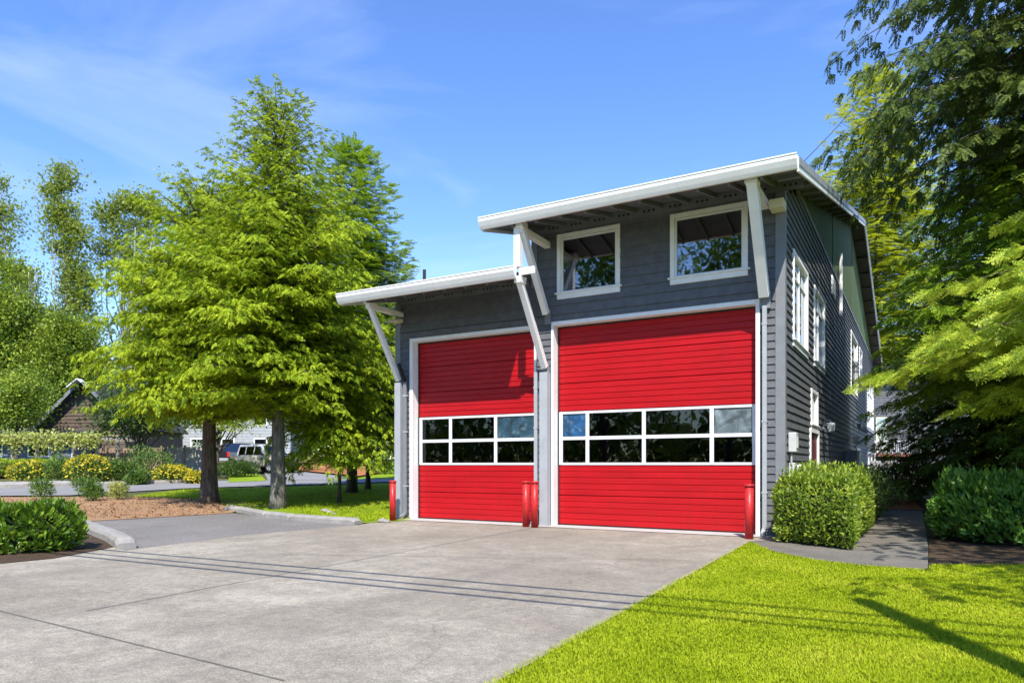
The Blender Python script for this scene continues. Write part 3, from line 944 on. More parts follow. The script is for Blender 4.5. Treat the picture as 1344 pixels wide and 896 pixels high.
wall_lamp(side_t(1078), 2.45)
wall_lamp(side_t(1113), 2.35, 1.1)
def meter(t, z):
    mb = MB(); mb.box(0.03, 0.19, t - 0.14, t + 0.14, z, z + 0.42); o = mb.build('meter_box', M['meter'], st, bevel=0.015)
    return o
t_ = side_t(1031)
m1 = meter(0.55, 1.78)
mb = MB(); mb.box(0.19, 0.21, 0.46, 0.64, 1.86, 2.10); mb.build('box_lid', M['meter'], m1, bevel=0.008)
mb = MB(); mb.box(0.03, 0.15, 0.5, 0.85, 1.25, 1.55)
mb.tube([(0.15, 0.68, 1.42), (0.26, 0.68, 1.42)], 0.10, 14); m2 = mb.build('meter_box', M['meter'], st, bevel=0.008)
for yy, z0c, z1c in ((0.58, 0.0, 1.26), (0.70, 0.0, 1.26), (0.50, 1.5, 1.8)):
    mb = MB(); mb.tube([(0.08, yy, z0c), (0.08, yy, z1c)], 0.022, 8); mb.build('conduit', M['metal'], st)
tc_ = side_t(1109)
mb = MB(); mb.box(0.03, 0.45, tc_ - 0.7, tc_ + 0.7, 0.0, 2.05); o = mb.build('utility_cabinet', M['corner'], st, bevel=0.015)
mb = MB(); mb.bar((0.455, tc_ - 0.5, 1.1), (0.47, tc_ - 0.5, 1.4), 0.03, 0.03); mb.build('handle', M['metal'], o)
tm = side_t(1117)
mb = MB(); mb.tube([(0.15, tm, 0.0), (0.15, tm, 1.8)], 0.05, 10); mb.tube([(0.15, tm, 1.8), (0.32, tm, 1.8)], 0.13, 14); mb.build('electric_meter', M['metal'], st)
mb = MB(); mb.tube([(0.07, side_t(1125), 3.3), (0.07, side_t(1135), 3.3)], 0.04, 8)
for q in range(5):
    tq = side_t(1125) + (side_t(1135) - side_t(1125))*q/4
    mb.box(0.0, 0.16, tq - 0.06, tq + 0.06, 3.2, 3.4)
mb.build('wall_bracket_rail', M['corner'], st)
mb = MB(); mb.tube([(0.10, side_t(1099.5), 6.7), (0.10, side_t(1099.5), 8.9)], 0.06, 8); mb.build('vent_flue', M['white'], st)

# ---------------- red bollards
def bollard(x, y, h, label, group='red steel bollards guarding the doors'):
    r = thing('bollard', label, 'bollard', (x, y, 0), 0, group)
    mb = MB(); mb.lathe([(0.085, 0.0), (0.085, h - 0.03)], n=24); mb.build('post', M['bollard'], r, local=True, smooth=False)
    mb = MB(); mb.lathe([(0.088, h - 0.032), (0.100, h - 0.03), (0.102, h + 0.005), (0.095, h + 0.018), (0.03, h + 0.028)], n=24); mb.build('cap', M['bollard'], r, local=True)
    for c in r.children:
        for p in c.data.polygons: p.use_smooth = len(p.vertices) == 4 and abs(p.normal.z) < 0.5
    return r
bx_, by_ = at(690.5, 16.6); X_, Y_ = gp(690.5, 693)
bollard(*gp(690.2, 691), 1.09, 'left of the two red bollards standing together at the centre pier')
bollard(*gp(701.8, 692), 1.09, 'right of the two red bollards standing together at the centre pier')
bollard(*gp(515.5, 683), 1.06, 'red bollard on its own at the far left corner of the station')
bollard(*gp(983.3, 707), 1.09, 'red bollard before the right door frame beside the clipped hedge')
# ------------------------------------------------------------ foliage tools
def norm(v):
    return v/np.maximum(np.linalg.norm(v, axis=-1, keepdims=True), 1e-9)

def quads_template(qs):
    V = np.array([p for q in qs for p in q], float)
    F = np.arange(len(V)).reshape(-1, 4)
    return V, F

def diamond(base, direction, length, width, droop=0.0, mid=0.45):
    """a leaf-shaped quad: base, left, tip, right, lying in xy"""
    bx, by, bz = base
    dx, dy = direction
    n = math.hypot(dx, dy); dx /= n; dy /= n
    px, py = -dy, dx
    return [(bx, by, bz), (bx + dx*length*mid + px*width/2, by + dy*length*mid + py*width/2, bz - droop*0.35),
            (bx + dx*length, by + dy*length, bz - droop), (bx + dx*length*mid - px*width/2, by + dy*length*mid - py*width/2, bz - droop*0.35)]

def frond(n=8, side=0.34, wid=0.10, ang=52, droop=0.25, sdroop=0.05, seed=0, taper=0.6):
    """a spray one unit long: an axis with paired side twigs"""
    r = np.random.default_rng(seed)
    qs = []
    for i in range(n):
        t = 0.06 + 0.9*i/n
        z = -droop*t*t
        for s in (-1, 1):
            a = math.radians(ang + r.uniform(-12, 12))
            L = side*(1 - taper*t)*r.uniform(0.8, 1.15)
            qs.append(diamond((t, 0, z + r.uniform(-.01, .01)), (math.cos(a), s*math.sin(a)), L, wid*(1 - 0.3*t), sdroop*L/side + r.uniform(-.02, .03)))
    qs.append(diamond((0.82, 0, -droop*0.68), (1, 0), 0.22, wid, droop*0.35))
    return quads_template(qs)

def place(tpl, P, X, N, S):
    """copies of a template: P positions, X frond directions, N up normals, S sizes"""
    V, F = tpl
    X = norm(X); Y = norm(np.cross(N, X)); Zv = np.cross(X, Y)
    S = np.asarray(S).reshape(-1, 1, 1)
    W = P[:, None] + S*(V[None, :, 0:1]*X[:, None] + V[None, :, 1:2]*Y[:, None] + V[None, :, 2:3]*Zv[:, None])
    n, k = len(P), len(V)
    FF = (F[None] + (np.arange(n)*k)[:, None, None]).reshape(-1, 4)
    return W.reshape(-1, 3), FF

def merge(parts):
    Vs, Fs, b = [], [], 0
    for V, F in parts:
        Vs.append(V); Fs.append(F + b); b += len(V)
    return np.concatenate(Vs), np.concatenate(Fs)

def trunk_mesh(name, mat, parent, pts, rads, branches=(), flare=True, limb_mat=None):
    mb = MB(); mb.tube(pts, rads, 12)
    o = mb.build(name, mat, parent, smooth=True)
    if branches:
        mb = MB()
        for bp, br in branches: mb.tube(bp, br, 5, cap=False)
        mb.build('branches', M[limb_mat] if limb_mat else mat, parent, smooth=True)
    return o

def conifer(name, label, cat, x, y, h, prof, mats, nb=110, z_lo=1.5, up=0.25, droop=0.5, fl=0.55, step=0.34, r_trunk=0.3, seed=0, tpl=None, lift=0.0,
            group=None, hang=0.3, azr=None, jit=0.18, lean=(0, 0), sub=0.42, twist=0.25, lenj=(0.72, 1.12), widen=1.0, gz=None, brk=True, trunk=True, bark='bark', tipup=0.0, thin=1.0, zmin=None):
    """prof: list of (height fraction, crown radius); branches carry side twigs that carry sprays"""
    r = np.random.default_rng(seed)
    z0 = float(ground(x, y)) if gz is None else gz
    t = thing(name, label, cat, (x, y, z0 - 0.08), 0, group)
    hp = np.array([p[0] for p in prof]); rp = np.array([p[1] for p in prof])
    P, X, N, S = [], [], [], []
    limbs = []
    for k in range(nb):
        u = (k + r.uniform(0, 1))/nb
        hb = z_lo + (h*0.985 - z_lo)*(1 - (1 - u)**1.15)
        f = hb/h
        L = float(np.interp(f, hp, rp))*r.uniform(*lenj)
        az = k*2.39996 + r.uniform(-0.4, 0.4)
        if azr is not None:
            az = r.uniform(*azr)
        d = np.array([math.cos(az), math.sin(az), 0])
        base = np.array([x + lean[0]*f, y + lean[1]*f, z0 + hb])
        upk = up + 0.9*max(0, f - 0.75)/0.25*0.9
        ts = np.linspace(0, 1, max(4, int(L/step) + 2))
        def pt(tt):
            return base + d*L*tt + np.array([0, 0, 1])*L*(upk*tt - droop*tt*tt*(1 - f*0.5) + tipup*tt**3)
        crv = [pt(tt) for tt in ts]
        if L > 0.7 and brk: lp_ = [base] + crv[1:-1:2] + [pt(0.86)]; limbs.append((lp_, list(np.linspace(max(0.015, 0.026*L**0.6*0.7), 0.005, len(lp_)))))
        for j in range(1, len(ts)):
            if r.random() > thin: continue
            p = crv[j]; tg = norm(crv[j] - crv[j - 1])
            lat = np.cross([0, 0, 1], tg); lat = norm(lat)
            Ls = L*sub*(1 - ts[j]*0.62)*r.uniform(0.7, 1.2)
            Ls = min(Ls, 1.6*widen)
            if j == len(ts) - 1:
                P.append(p - tg*0.2*fl); X.append(tg + np.array([0, 0, -hang*0.4])); N.append(np.array([0, 0, 1.0]) + r.normal(0, twist*0.6, 3)); S.append(fl*r.uniform(0.8, 1.2))
            for s in (-1, 1):
                dirs = norm(tg*0.75 + lat*s*r.uniform(0.6, 1.1) + r.normal(0, 0.08, 3))
                m = max(1, int(Ls/(fl*0.62)))
                for q in range(m):
                    w = (q + r.uniform(0.0, 0.5))/m
                    pp = p + dirs*Ls*w + np.array([0, 0, -1])*(hang*0.5*Ls*w*w) + r.normal(0, jit*0.3, 3)
                    for s2 in ((-1, 1) if q < m - 1 or m == 1 else (-1, 0, 1)):
                        dd = dirs + np.cross([0, 0, 1], dirs)*s2*r.uniform(0.4, 0.9) + np.array([0, 0, -hang*r.uniform(0.3, 1.2)])
                        P.append(pp); X.append(dd); N.append(np.array([0, 0, 1.0]) + r.normal(0, twist, 3))
                        S.append(fl*r.uniform(0.65, 1.15)*(1 - 0.25*f))
    P, X, N, S = map(np.array, (P, X, N, S))
    if zmin is not None:
        kp = P[:, 2] - z0 > zmin + 0.35*np.sin(P[:, 0]*2.1 + P[:, 1]*1.3) + r.uniform(-0.15, 0.15, len(P))
        P, X, N, S = P[kp], X[kp], N[kp], S[kp]
    tpls = tpl or [frond(seed=1), frond(seed=2, n=7)]
    parts = []
    pick = r.integers(0, len(tpls), len(P))
    for i, tp in enumerate(tpls):
        m = pick == i
        if m.any(): parts.append(place(tp, P[m], X[m], N[m], S[m]))
    V, F = merge(parts)
    mesh_obj('crown', V, F, mats, t)
    if trunk:
        n = 9
        pts = [(x + lean[0]*i/n, y + lean[1]*i/n, z0 - 0.1 + h*0.96*i/n) for i in range(n + 1)]
        pts.insert(1, (x, y, z0 + 0.35))
        rr = [r_trunk*1.35, r_trunk*1.08] + [r_trunk*(1 - i/(n + 0.3)) for i in range(1, n + 1)]
        trunk_mesh('trunk', M[bark], t, pts, rr, limbs if brk else (), limb_mat='bark')
    return t

LEAF = quads_template([diamond((0, 0, 0), (1, 0), 1.0, 0.55, 0.12)])
LONG = quads_template([diamond((0, 0, 0), (1, 0), 1.0, 0.36, 0.10, mid=0.5)])
_s = []
for i in range(6):
    a = i*1.05
    _s.append(diamond((0.12*i, 0, 0.01*i), (math.cos(0.7), (-1)**i*math.sin(0.7)), 0.55, 0.28, 0.12))
_s.append(diamond((0.6, 0, 0), (1, 0), 0.55, 0.28, 0.12))
TWIG = quads_template(_s)

def rand_dirs(r, n, upbias=0.0):
    v = r.normal(0, 1, (n, 3)); v[:, 2] += upbias
    return norm(v)

def broadleaf(name, label, cat, x, y, h, blobs, mats, leaf=0.16, n=9000, seed=0, group=None, r_trunk=0.2, tpl=None, bark='bark', gz=None, limb_n=14, limbr=1.0, shell=0.55, trunk_top=0.75, lean=(0, 0), roots=None, per_clump=22, spread=1.0):
    """blobs: (dx, dy, z, rx, rz, weight) ellipsoids round the trunk that the leaf clumps fill"""
    r = np.random.default_rng(seed)
    z0 = float(ground(x, y)) if gz is None else gz
    t = thing(name, label, cat, (x, y, z0 - 0.08), 0, group)
    w = np.array([b[5] for b in blobs], float); w /= w.sum()
    ncl = max(12, n//per_clump)
    bi = r.choice(len(blobs), ncl, p=w)
    B = np.array([b[:5] for b in blobs])[bi]
    dirs = rand_dirs(r, ncl, 0.15)
    rad = r.uniform(0, 1, ncl)**(1 - shell)
    C = np.stack([x + B[:, 0] + dirs[:, 0]*B[:, 3]*rad, y + B[:, 1] + dirs[:, 1]*B[:, 3]*rad, z0 + B[:, 2] + dirs[:, 2]*B[:, 4]*rad], 1)
    sz = leaf*r.uniform(1.6, 3.6, ncl)*spread
    per = n//ncl
    ci = np.repeat(np.arange(ncl), per)
    off = r.normal(0, 1, (len(ci), 3))*sz[ci][:, None]*np.array([1, 1, 0.6])
    P = C[ci] + off
    out = norm(P - np.array([x, y, z0 + h*0.45]))
    X = norm(out*0.6 + r.normal(0, 0.7, (len(ci), 3)) + np.array([0, 0, -0.15]))
    N = norm(out*0.5 + np.array([0, 0, 0.8]) + r.normal(0, 0.45, (len(ci), 3)))
    S = leaf*r.uniform(0.7, 1.35, len(ci))
    V, F = place(tpl or LEAF, P, X, N, S)
    mesh_obj('crown', V, F, mats, t)
    limbs = []
    tt = h*trunk_top
    for k in r.choice(ncl, min(limb_n, ncl), replace=False):
        c = C[k]
        zb = r.uniform(0.25, 0.95)*min(tt, max(0.4, c[2] - z0))
        b = np.array([x + lean[0]*zb/h, y + lean[1]*zb/h, z0 + zb])
        m1 = b + (c - b)*0.5 + r.normal(0, 0.12, 3)*np.linalg.norm(c - b)*0.5
        rr = r_trunk*0.35*limbr
        limbs.append(([b, m1, c], [rr, rr*0.6, rr*0.2]))
    stems = roots or [(0, 0)]
    for i, (ox, oy) in enumerate(stems):
        q = 7
        pts = [(x + ox*j/q*2 + lean[0]*j/q + r.normal(0, 0.02)*h*0.1, y + oy*j/q*2 + lean[1]*j/q, z0 - 0.1 + tt*j/q) for j in range(q + 1)]
        rr = [r_trunk*1.3] + [r_trunk*(1 - j/(q + 1)) for j in range(1, q + 1)]
        trunk_mesh('trunk', M[bark], t, pts, rr, limbs if i == 0 else ())
    return t

def hedge(name, label, outline, h, mats, leaf=0.10, dens=900, seed=0, group=None, tpl=None, round_=0.22, upb=0.5, wild=0.0, core='hedge_core', bx=None, gz=None, flat=0.5, cat='hedge'):
    """outline: convex ground polygon (world xy); leaves over its rounded sides and top"""
    r = np.random.default_rng(seed)
    O = np.array(outline, float); c = O.mean(0)
    z0 = float(ground(*c)) if gz is None else gz
    t = thing(name, label, cat, (c[0], c[1], z0 - 0.02), 0, group)
    E = np.roll(O, -1, 0) - O
    per = np.linalg.norm(E, axis=1).sum()
    area = abs(0.5*np.sum(O[:, 0]*np.roll(O[:, 1], -1) - np.roll(O[:, 0], -1)*O[:, 1]))
    ns, nt = int(per*h*dens), int(area*dens)
    # sides
    cum = np.concatenate([[0], np.cumsum(np.linalg.norm(E, axis=1))])
    s = r.uniform(0, per, ns); k = np.clip(np.searchsorted(cum, s) - 1, 0, len(O) - 1)
    f = (s - cum[k])/np.linalg.norm(E[k], axis=1)
    p2 = O[k] + E[k]*f[:, None]
    zz = r.uniform(0.03, 1, ns)
    inward = norm(c - p2)
    out2 = -inward
    shrink = np.where(zz > 1 - round_, (zz - (1 - round_))/round_, 0)**2*round_*h*0.8
    bul = 0.05*np.sin(p2[:, 0]*3.1 + p2[:, 1]*2.3 + zz*5) + 0.04*np.sin(p2[:, 0]*7.3 - p2[:, 1]*5.1)
    p2 = p2 + inward*(shrink + 0.10*r.uniform(0, 1, ns)**1.5 - bul + np.where(zz < 0.15, 0.08, 0))[:, None]
    Ps = np.column_stack([p2, z0 + zz*h])
    Ns = norm(np.column_stack([out2, 0.25 + shrink*3]))
    # top
    wts = r.dirichlet(np.ones(len(O))*0.55, nt)
    pt = wts @ O
    if len(O) == 4 or True:
        # uniform over the polygon by rejection in its box
        lo, hi = O.min(0), O.max(0)
        q = r.uniform(lo, hi, (nt*4, 2))
        ins = np.ones(len(q), bool); sg = np.sign(np.sum(O[:, 0]*np.roll(O[:, 1], -1) - np.roll(O[:, 0], -1)*O[:, 1]))
        for a, b in zip(O, np.roll(O, -1, 0)):
            ins &= sg*((b[0] - a[0])*(q[:, 1] - a[1]) - (b[1] - a[1])*(q[:, 0] - a[0])) > 0.08*np.linalg.norm(b - a)
        pt = q[ins][:nt]
    topz = z0 + h + 0.04*np.sin(pt[:, 0]*2.7) + 0.05*np.sin(pt[:, 1]*3.3 + pt[:, 0]*4.1) - 0.10*r.uniform(0, 1, len(pt))**1.5 + wild*r.uniform(0, 1, len(pt))**6
    Pt = np.column_stack([pt, topz]); Nt = np.tile([0, 0, 1.0], (len(pt), 1))
    P = np.concatenate([Ps, Pt]); Nn = np.concatenate([Ns, Nt])
    X = norm(Nn*0.55 + r.normal(0, 0.5, P.shape) + np.array([0, 0, upb]))
    N = norm(np.cross(X, np.cross(Nn + np.array([0, 0, 0.35]) + r.normal(0, 0.4, P.shape), X)))
    V, F = place(tpl or LONG, P, X, N, leaf*r.uniform(0.7, 1.3, len(P)))
    mesh_obj('foliage', V, F, mats, t)
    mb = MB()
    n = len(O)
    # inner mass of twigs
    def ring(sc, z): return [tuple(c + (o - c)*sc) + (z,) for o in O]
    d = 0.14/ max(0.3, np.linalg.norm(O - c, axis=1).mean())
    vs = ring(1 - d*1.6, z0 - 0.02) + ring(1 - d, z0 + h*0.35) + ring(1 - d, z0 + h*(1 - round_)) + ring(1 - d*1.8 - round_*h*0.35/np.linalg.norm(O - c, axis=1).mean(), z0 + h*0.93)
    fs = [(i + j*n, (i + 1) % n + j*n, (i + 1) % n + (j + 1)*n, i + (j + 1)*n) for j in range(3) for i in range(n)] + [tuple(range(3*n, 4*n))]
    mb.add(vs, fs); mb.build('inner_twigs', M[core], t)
    return t

def bush(name, label, x, y, rx, h, mats, leaf=0.08, n=1500, seed=0, group=None, tpl=None, upb=0.6, gz=None, cat='shrub', flowers=None, stems=6, ry=None):
    r = np.random.default_rng(seed)
    z0 = float(ground(x, y)) if gz is None else gz
    t = thing(name, label, cat, (x, y, z0 - 0.02), 0, group)
    ry = ry or rx
    d = rand_dirs(r, n, 0.3); rad = r.uniform(0, 1, n)**0.35
    lump = 1 + 0.18*np.sin(d[:, 0]*5 + seed) + 0.15*np.sin(d[:, 1]*6 + d[:, 2]*4 + seed*2)
    P = np.column_stack([x + d[:, 0]*rx*rad*lump, y + d[:, 1]*ry*rad*lump, z0 + h*0.5 + d[:, 2]*h*0.5*rad*lump])
    P[:, 2] = np.maximum(P[:, 2], z0 + 0.03)
    X = norm(d*0.7 + r.normal(0, 0.5, d.shape) + np.array([0, 0, upb]))
    N = norm(d + r.normal(0, 0.5, d.shape) + np.array([0, 0, 0.5]))
    V, F = place(tpl or LONG, P, X, N, leaf*r.uniform(0.7, 1.3, n))
    mesh_obj('foliage', V, F, mats, t)
    if flowers is not None:
        m = int(n*0.6)
        d2 = rand_dirs(r, m, 0.9)
        P = np.column_stack([x + d2[:, 0]*rx*1.03, y + d2[:, 1]*ry*1.03, z0 + h*0.5 + d2[:, 2]*h*0.53]) + r.normal(0, 0.03, (m, 3))
        P[:, 2] = np.maximum(P[:, 2], z0 + 0.05)
        V, F = place(LEAF, P, norm(d2 + r.normal(0, 0.6, d2.shape)), norm(d2 + r.normal(0, 0.4, d2.shape) + np.array([0, 0, .5])), leaf*r.uniform(0.6, 1.1, m))
        mesh_obj('blossom', V, F, flowers, t)
    mb = MB()
    for k in range(stems):
        a = r.uniform(0, 6.28); e = r.uniform(0.3, 0.8)
        mb.tube([(x, y, z0 - 0.02), (x + math.cos(a)*rx*e*0.5, y + math.sin(a)*ry*e*0.5, z0 + h*0.4), (x + math.cos(a)*rx*e, y + math.sin(a)*ry*e, z0 + h*0.8)], [0.02, 0.014, 0.006], 5)
    mb.build('stems', M['bark'], t)
    return t

M['bark'] = bark_mat('conifer_bark', (0.05, 0.04, 0.032), (0.17, 0.14, 0.115))
M['bark_grey'] = bark_mat('pale_grey_bark', (0.07, 0.062, 0.052), (0.25, 0.235, 0.21), (16, 16, 3))
M['bark_pale'] = bark_mat('cottonwood_bark', (0.25, 0.24, 0.22), (0.50, 0.48, 0.44), (8, 8, 1.5))
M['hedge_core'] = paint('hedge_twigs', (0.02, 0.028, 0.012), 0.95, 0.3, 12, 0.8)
M['cedar'] = leaf_mat('cedar_spray', (0.05, 0.12, 0.010), (0.28, 0.41, 0.014), (0.64, 0.71, 0.04), 0.32, 0.55, 1.6, spec=0.2)  # dark tone deepened to paint the shaded gaps between sprays
M['fir'] = leaf_mat('fir_needles', (0.07, 0.15, 0.014), (0.22, 0.36, 0.018), (0.42, 0.56, 0.035), 0.4, 0.5, 1.0, spec=0.25)
M['fir_dark'] = leaf_mat('dark_fir_needles', (0.04, 0.065, 0.018), (0.085, 0.13, 0.02), (0.16, 0.21, 0.03), 0.3, 0.5, 1.2, spec=0.25)
M['spruce_gold'] = leaf_mat('golden_spruce_needles', (0.18, 0.26, 0.015), (0.42, 0.50, 0.02), (0.68, 0.70, 0.05), 0.4, 0.5, 0.7, spec=0.25)
M['spruce_near'] = leaf_mat('fresh_spruce_needles', (0.15, 0.28, 0.02), (0.36, 0.49, 0.03), (0.68, 0.73, 0.09), 0.4, 0.45, 2.0, spec=0.3)
M['hemlock'] = leaf_mat('hemlock_needles', (0.05, 0.11, 0.018), (0.13, 0.24, 0.022), (0.27, 0.38, 0.04), 0.3, 0.5, 1.0, spec=0.25)
M['leafy'] = leaf_mat('deep_green_leaf', (0.055, 0.115, 0.016), (0.18, 0.275, 0.022), (0.40, 0.47, 0.05), 0.34, 0.5, 0.6)
M['maple'] = leaf_mat('bright_tree_leaf', (0.12, 0.22, 0.012), (0.31, 0.43, 0.015), (0.54, 0.62, 0.04), 0.4, 0.5, 0.8)
M['cottonwood'] = leaf_mat('cottonwood_leaf', (0.12, 0.19, 0.03), (0.26, 0.34, 0.05), (0.44, 0.50, 0.10), 0.45, 0.45, 0.5)
M['laurel'] = leaf_mat('laurel_leaf', (0.045, 0.11, 0.010), (0.12, 0.23, 0.015), (0.26, 0.38, 0.03), 0.25, 0.42, 2.2, spec=0.35)
M['laurel_r'] = leaf_mat('glossy_laurel_leaf', (0.05, 0.13, 0.022), (0.13, 0.29, 0.035), (0.28, 0.46, 0.06), 0.25, 0.40, 2.2, spec=0.4)
M['boxleaf'] = leaf_mat('clipped_hedge_leaf', (0.08, 0.15, 0.015), (0.19, 0.29, 0.025), (0.42, 0.50, 0.05), 0.3, 0.45, 3.0, spec=0.3)
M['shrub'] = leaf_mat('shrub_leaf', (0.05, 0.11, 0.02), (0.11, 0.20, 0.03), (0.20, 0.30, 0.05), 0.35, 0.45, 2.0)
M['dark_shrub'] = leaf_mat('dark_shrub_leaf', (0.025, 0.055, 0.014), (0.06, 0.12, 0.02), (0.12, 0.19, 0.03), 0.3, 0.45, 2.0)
M['yellow'] = leaf_mat('yellow_shrub_leaf', (0.40, 0.38, 0.03), (0.62, 0.52, 0.03), (0.80, 0.66, 0.06), 0.3, 0.5, 2.0)
M['vine'] = leaf_mat('vine_leaf', (0.22, 0.30, 0.04), (0.42, 0.46, 0.10), (0.66, 0.64, 0.22), 0.35, 0.5, 2.0)
M['blade'] = leaf_mat('grass_blade', (0.20, 0.30, 0.006), (0.36, 0.455, 0.008), (0.56, 0.58, 0.05), 0.35, 0.55, 0.9, spec=0.15, rnd=0.28)

CED = [frond(12, 0.38, 0.105, 46, 0.45, 0.16, seed=3), frond(11, 0.40, 0.115, 52, 0.6, 0.2, seed=4)]
FIRT = [frond(10, 0.34, 0.115, 55, 0.16, 0.04, seed=5), frond(9, 0.38, 0.12, 50, 0.25, 0.06, seed=6)]
HEM = [frond(9, 0.36, 0.12, 55, 0.35, 0.08, seed=7), frond(9, 0.33, 0.10, 48, 0.28, 0.10, seed=8)]
# near spruce: every side twig is a bottle-brush of short needles
def brush(seed=0, n=9):
    r = np.random.default_rng(seed); qs = []
    def tw(b, d, L, w, dz):
        m = max(3, int(L/0.085))
        d = np.array([d[0], d[1], -dz]); d /= np.linalg.norm(d)
        for i in range(m):
            p = np.array(b) + d*L*i/m
            for s in (-1, 1):
                a = math.atan2(d[1], d[0]) + s*math.radians(42 + r.uniform(-10, 10))
                q = diamond(tuple(p), (math.cos(a), math.sin(a)), w*(1 - 0.3*i/m), w*0.5, 0.02 + r.uniform(-.02, .02))
                qs.append(q)
        qs.append(diamond(tuple(np.array(b) + d*L*0.93), (d[0], d[1]), w*0.9, w*0.4, 0.01))
    tw((0, 0, 0), (1, 0), 1.0, 0.13, 0.2)
    for i in range(n):
        t = 0.08 + 0.84*i/n
        s = 1 if i % 2 else -1
        a = math.radians(48 + r.uniform(-10, 10))
        tw((t, 0, -0.2*t), (math.cos(a), s*math.sin(a)), 0.42*(1 - 0.55*t), 0.12, 0.15)
    return quads_template(qs)
BRU = [brush(1), brush(2, 8)]

# ------------------------------------------------------------ trees on the left
def cz(px, Z):          # world xy at photograph column px, Z metres away
    return at(px, Z)
x, y = gp(365, 667)
conifer('cedar_tree', 'tallest bright green cedar with its flaking grey trunk beside the pale kerb', 'tree', x, y, 13.3,
        [(0.12, 2.7), (0.25, 3.4), (0.42, 3.4), (0.6, 2.9), (0.76, 2.0), (0.86, 1.45), (0.94, 0.95), (1.0, 0.4)], M['cedar'], nb=430, zmin=2.5, z_lo=2.7, up=0.95, droop=1.0, tipup=0.12, fl=0.23, step=0.32, lenj=(0.6, 1.15),
        r_trunk=0.25, seed=11, tpl=CED, hang=0.55, bark='bark_grey', twist=0.6, sub=0.40)
x, y = gp(277, 660)
conifer('cedar_tree', 'broad low cedar with a dark brown trunk left of the tallest one', 'tree', x - 0.1, y, 11.0,
        [(0.12, 2.6), (0.28, 3.3), (0.5, 3.5), (0.7, 2.8), (0.83, 2.1), (0.92, 1.4), (1.0, 0.6)], M['cedar'], nb=400, zmin=2.9, z_lo=2.7, up=0.80, droop=0.95, tipup=0.1, fl=0.25, step=0.34, lenj=(0.6, 1.2),
        r_trunk=0.30, seed=12, tpl=CED, hang=0.6, bark='bark', twist=0.6, sub=0.40)
x, y = gp(293, 659)
mb = MB()
x, y = cz(462, 30)
conifer('fir_tree', 'darker pointed fir rising behind the cedars beside the lower roof', 'tree', x, y, 14.4,
        [(0.1, 2.6), (0.3, 3.1), (0.5, 3.0), (0.7, 2.3), (0.85, 1.5), (1.0, 0.3)], M['fir'], sub=0.55, nb=330, z_lo=2.2, up=0.10, droop=0.25, fl=0.5, step=0.36,
        r_trunk=0.22, seed=13, tpl=FIRT, hang=0.15, tipup=0.25)
x, y = cz(483, 32)
broadleaf('young_maple', 'small round leafy tree with slim dark trunk on the far lawn by the station', 'tree', x, y, 5.2,
          [(0, 0, 3.2, 1.9, 1.5, 2), (-1.2, -1.0, 2.9, 1.5, 1.0, 1), (1.0, 0.3, 3.6, 1.3, 1.2, 1), (0, 0, 4.5, 1.2, 0.9, 1)], M['maple'], 0.17, 9000, 21, r_trunk=0.13)
x, y = cz(432, 25.5)
conifer('young_cedar', 'short feathery cedar sapling reaching low between the tall cedar and the station', 'tree', x + 0.5, y, 6.4,
        [(0.1, 1.9), (0.3, 2.3), (0.5, 2.1), (0.8, 1.3), (1.0, 0.3)], M['cedar'], nb=130, zmin=1.1, z_lo=1.3, up=0.5, droop=0.8, fl=0.26, step=0.32, r_trunk=0.07, seed=15, tpl=CED, hang=0.45)

# bright broadleaf mass at the far left
x, y = cz(4, 63)
broadleaf('leafy_tree', 'large bright green leafy tree filling the left edge above the pergola', 'tree', x, y, 19.0,
          [(0, 0, 10.2, 4.8, 4.8, 3), (-3, 0, 13, 3.6, 3.4, 2), (2.8, 0.3, 8.4, 3.4, 2.8, 2), (3.4, -0.8, 12.6, 2.4, 2.4, 1), (-0.2, 0.2, 6.0, 4.6, 2.0, 2), (0, 0, 16.2, 2.4, 2.3, 1)],
          M['leafy'], 0.27, 46000, 31, r_trunk=0.3)
x, y = cz(88, 60)
broadleaf('leafy_tree', 'yellow green leafy tree between the left edge tree and the cedars', 'tree', x, y, 13.0,
          [(0, 0, 7.2, 2.8, 3.2, 3), (-1.6, 0, 9.5, 2.0, 2.0, 1.5), (1.5, 0, 10.0, 1.8, 1.8, 1.2), (0.5, -0.5, 11.2, 1.3, 1.3, 1), (0, 0, 4.5, 3.4, 2.0, 2)],
          M['leafy'], 0.24, 34000, 32, r_trunk=0.25)
x, y = cz(22, 48)
broadleaf('small_tree', 'small round green tree before the low end of the brown roof', 'tree', x, y, 6.6,
          [(0, 0, 4.6, 1.9, 1.9, 3), (-1.2, 0, 3.6, 1.6, 1.2, 1), (0.7, 0.2, 5.6, 1.1, 0.9, 1)], M['leafy'], 0.19, 9000, 36, r_trunk=0.13)
x, y = cz(52, 67)
broadleaf('leafy_tree', 'deep green leafy tree rising just right of the left edge tree', 'tree', x, y, 14.5,
          [(0, 0, 7.5, 3.8, 4.5, 3), (2.2, 0, 9.5, 2.6, 2.4, 1.5), (-2.0, 0, 11, 2.2, 2.2, 1.2), (0.6, 0, 12.6, 1.6, 1.5, 1)],
          M['leafy'], 0.26, 30000, 35, r_trunk=0.25)
x, y = cz(183, 40)
broadleaf('dark_tree', 'shaded leafy tree with low forking limbs before the pale fence', 'tree', x, y, 5.6,
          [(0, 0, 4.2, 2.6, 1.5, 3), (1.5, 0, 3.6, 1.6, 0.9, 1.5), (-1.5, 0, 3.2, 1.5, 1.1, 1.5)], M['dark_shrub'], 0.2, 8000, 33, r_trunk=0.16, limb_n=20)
x, y = cz(286, 44)
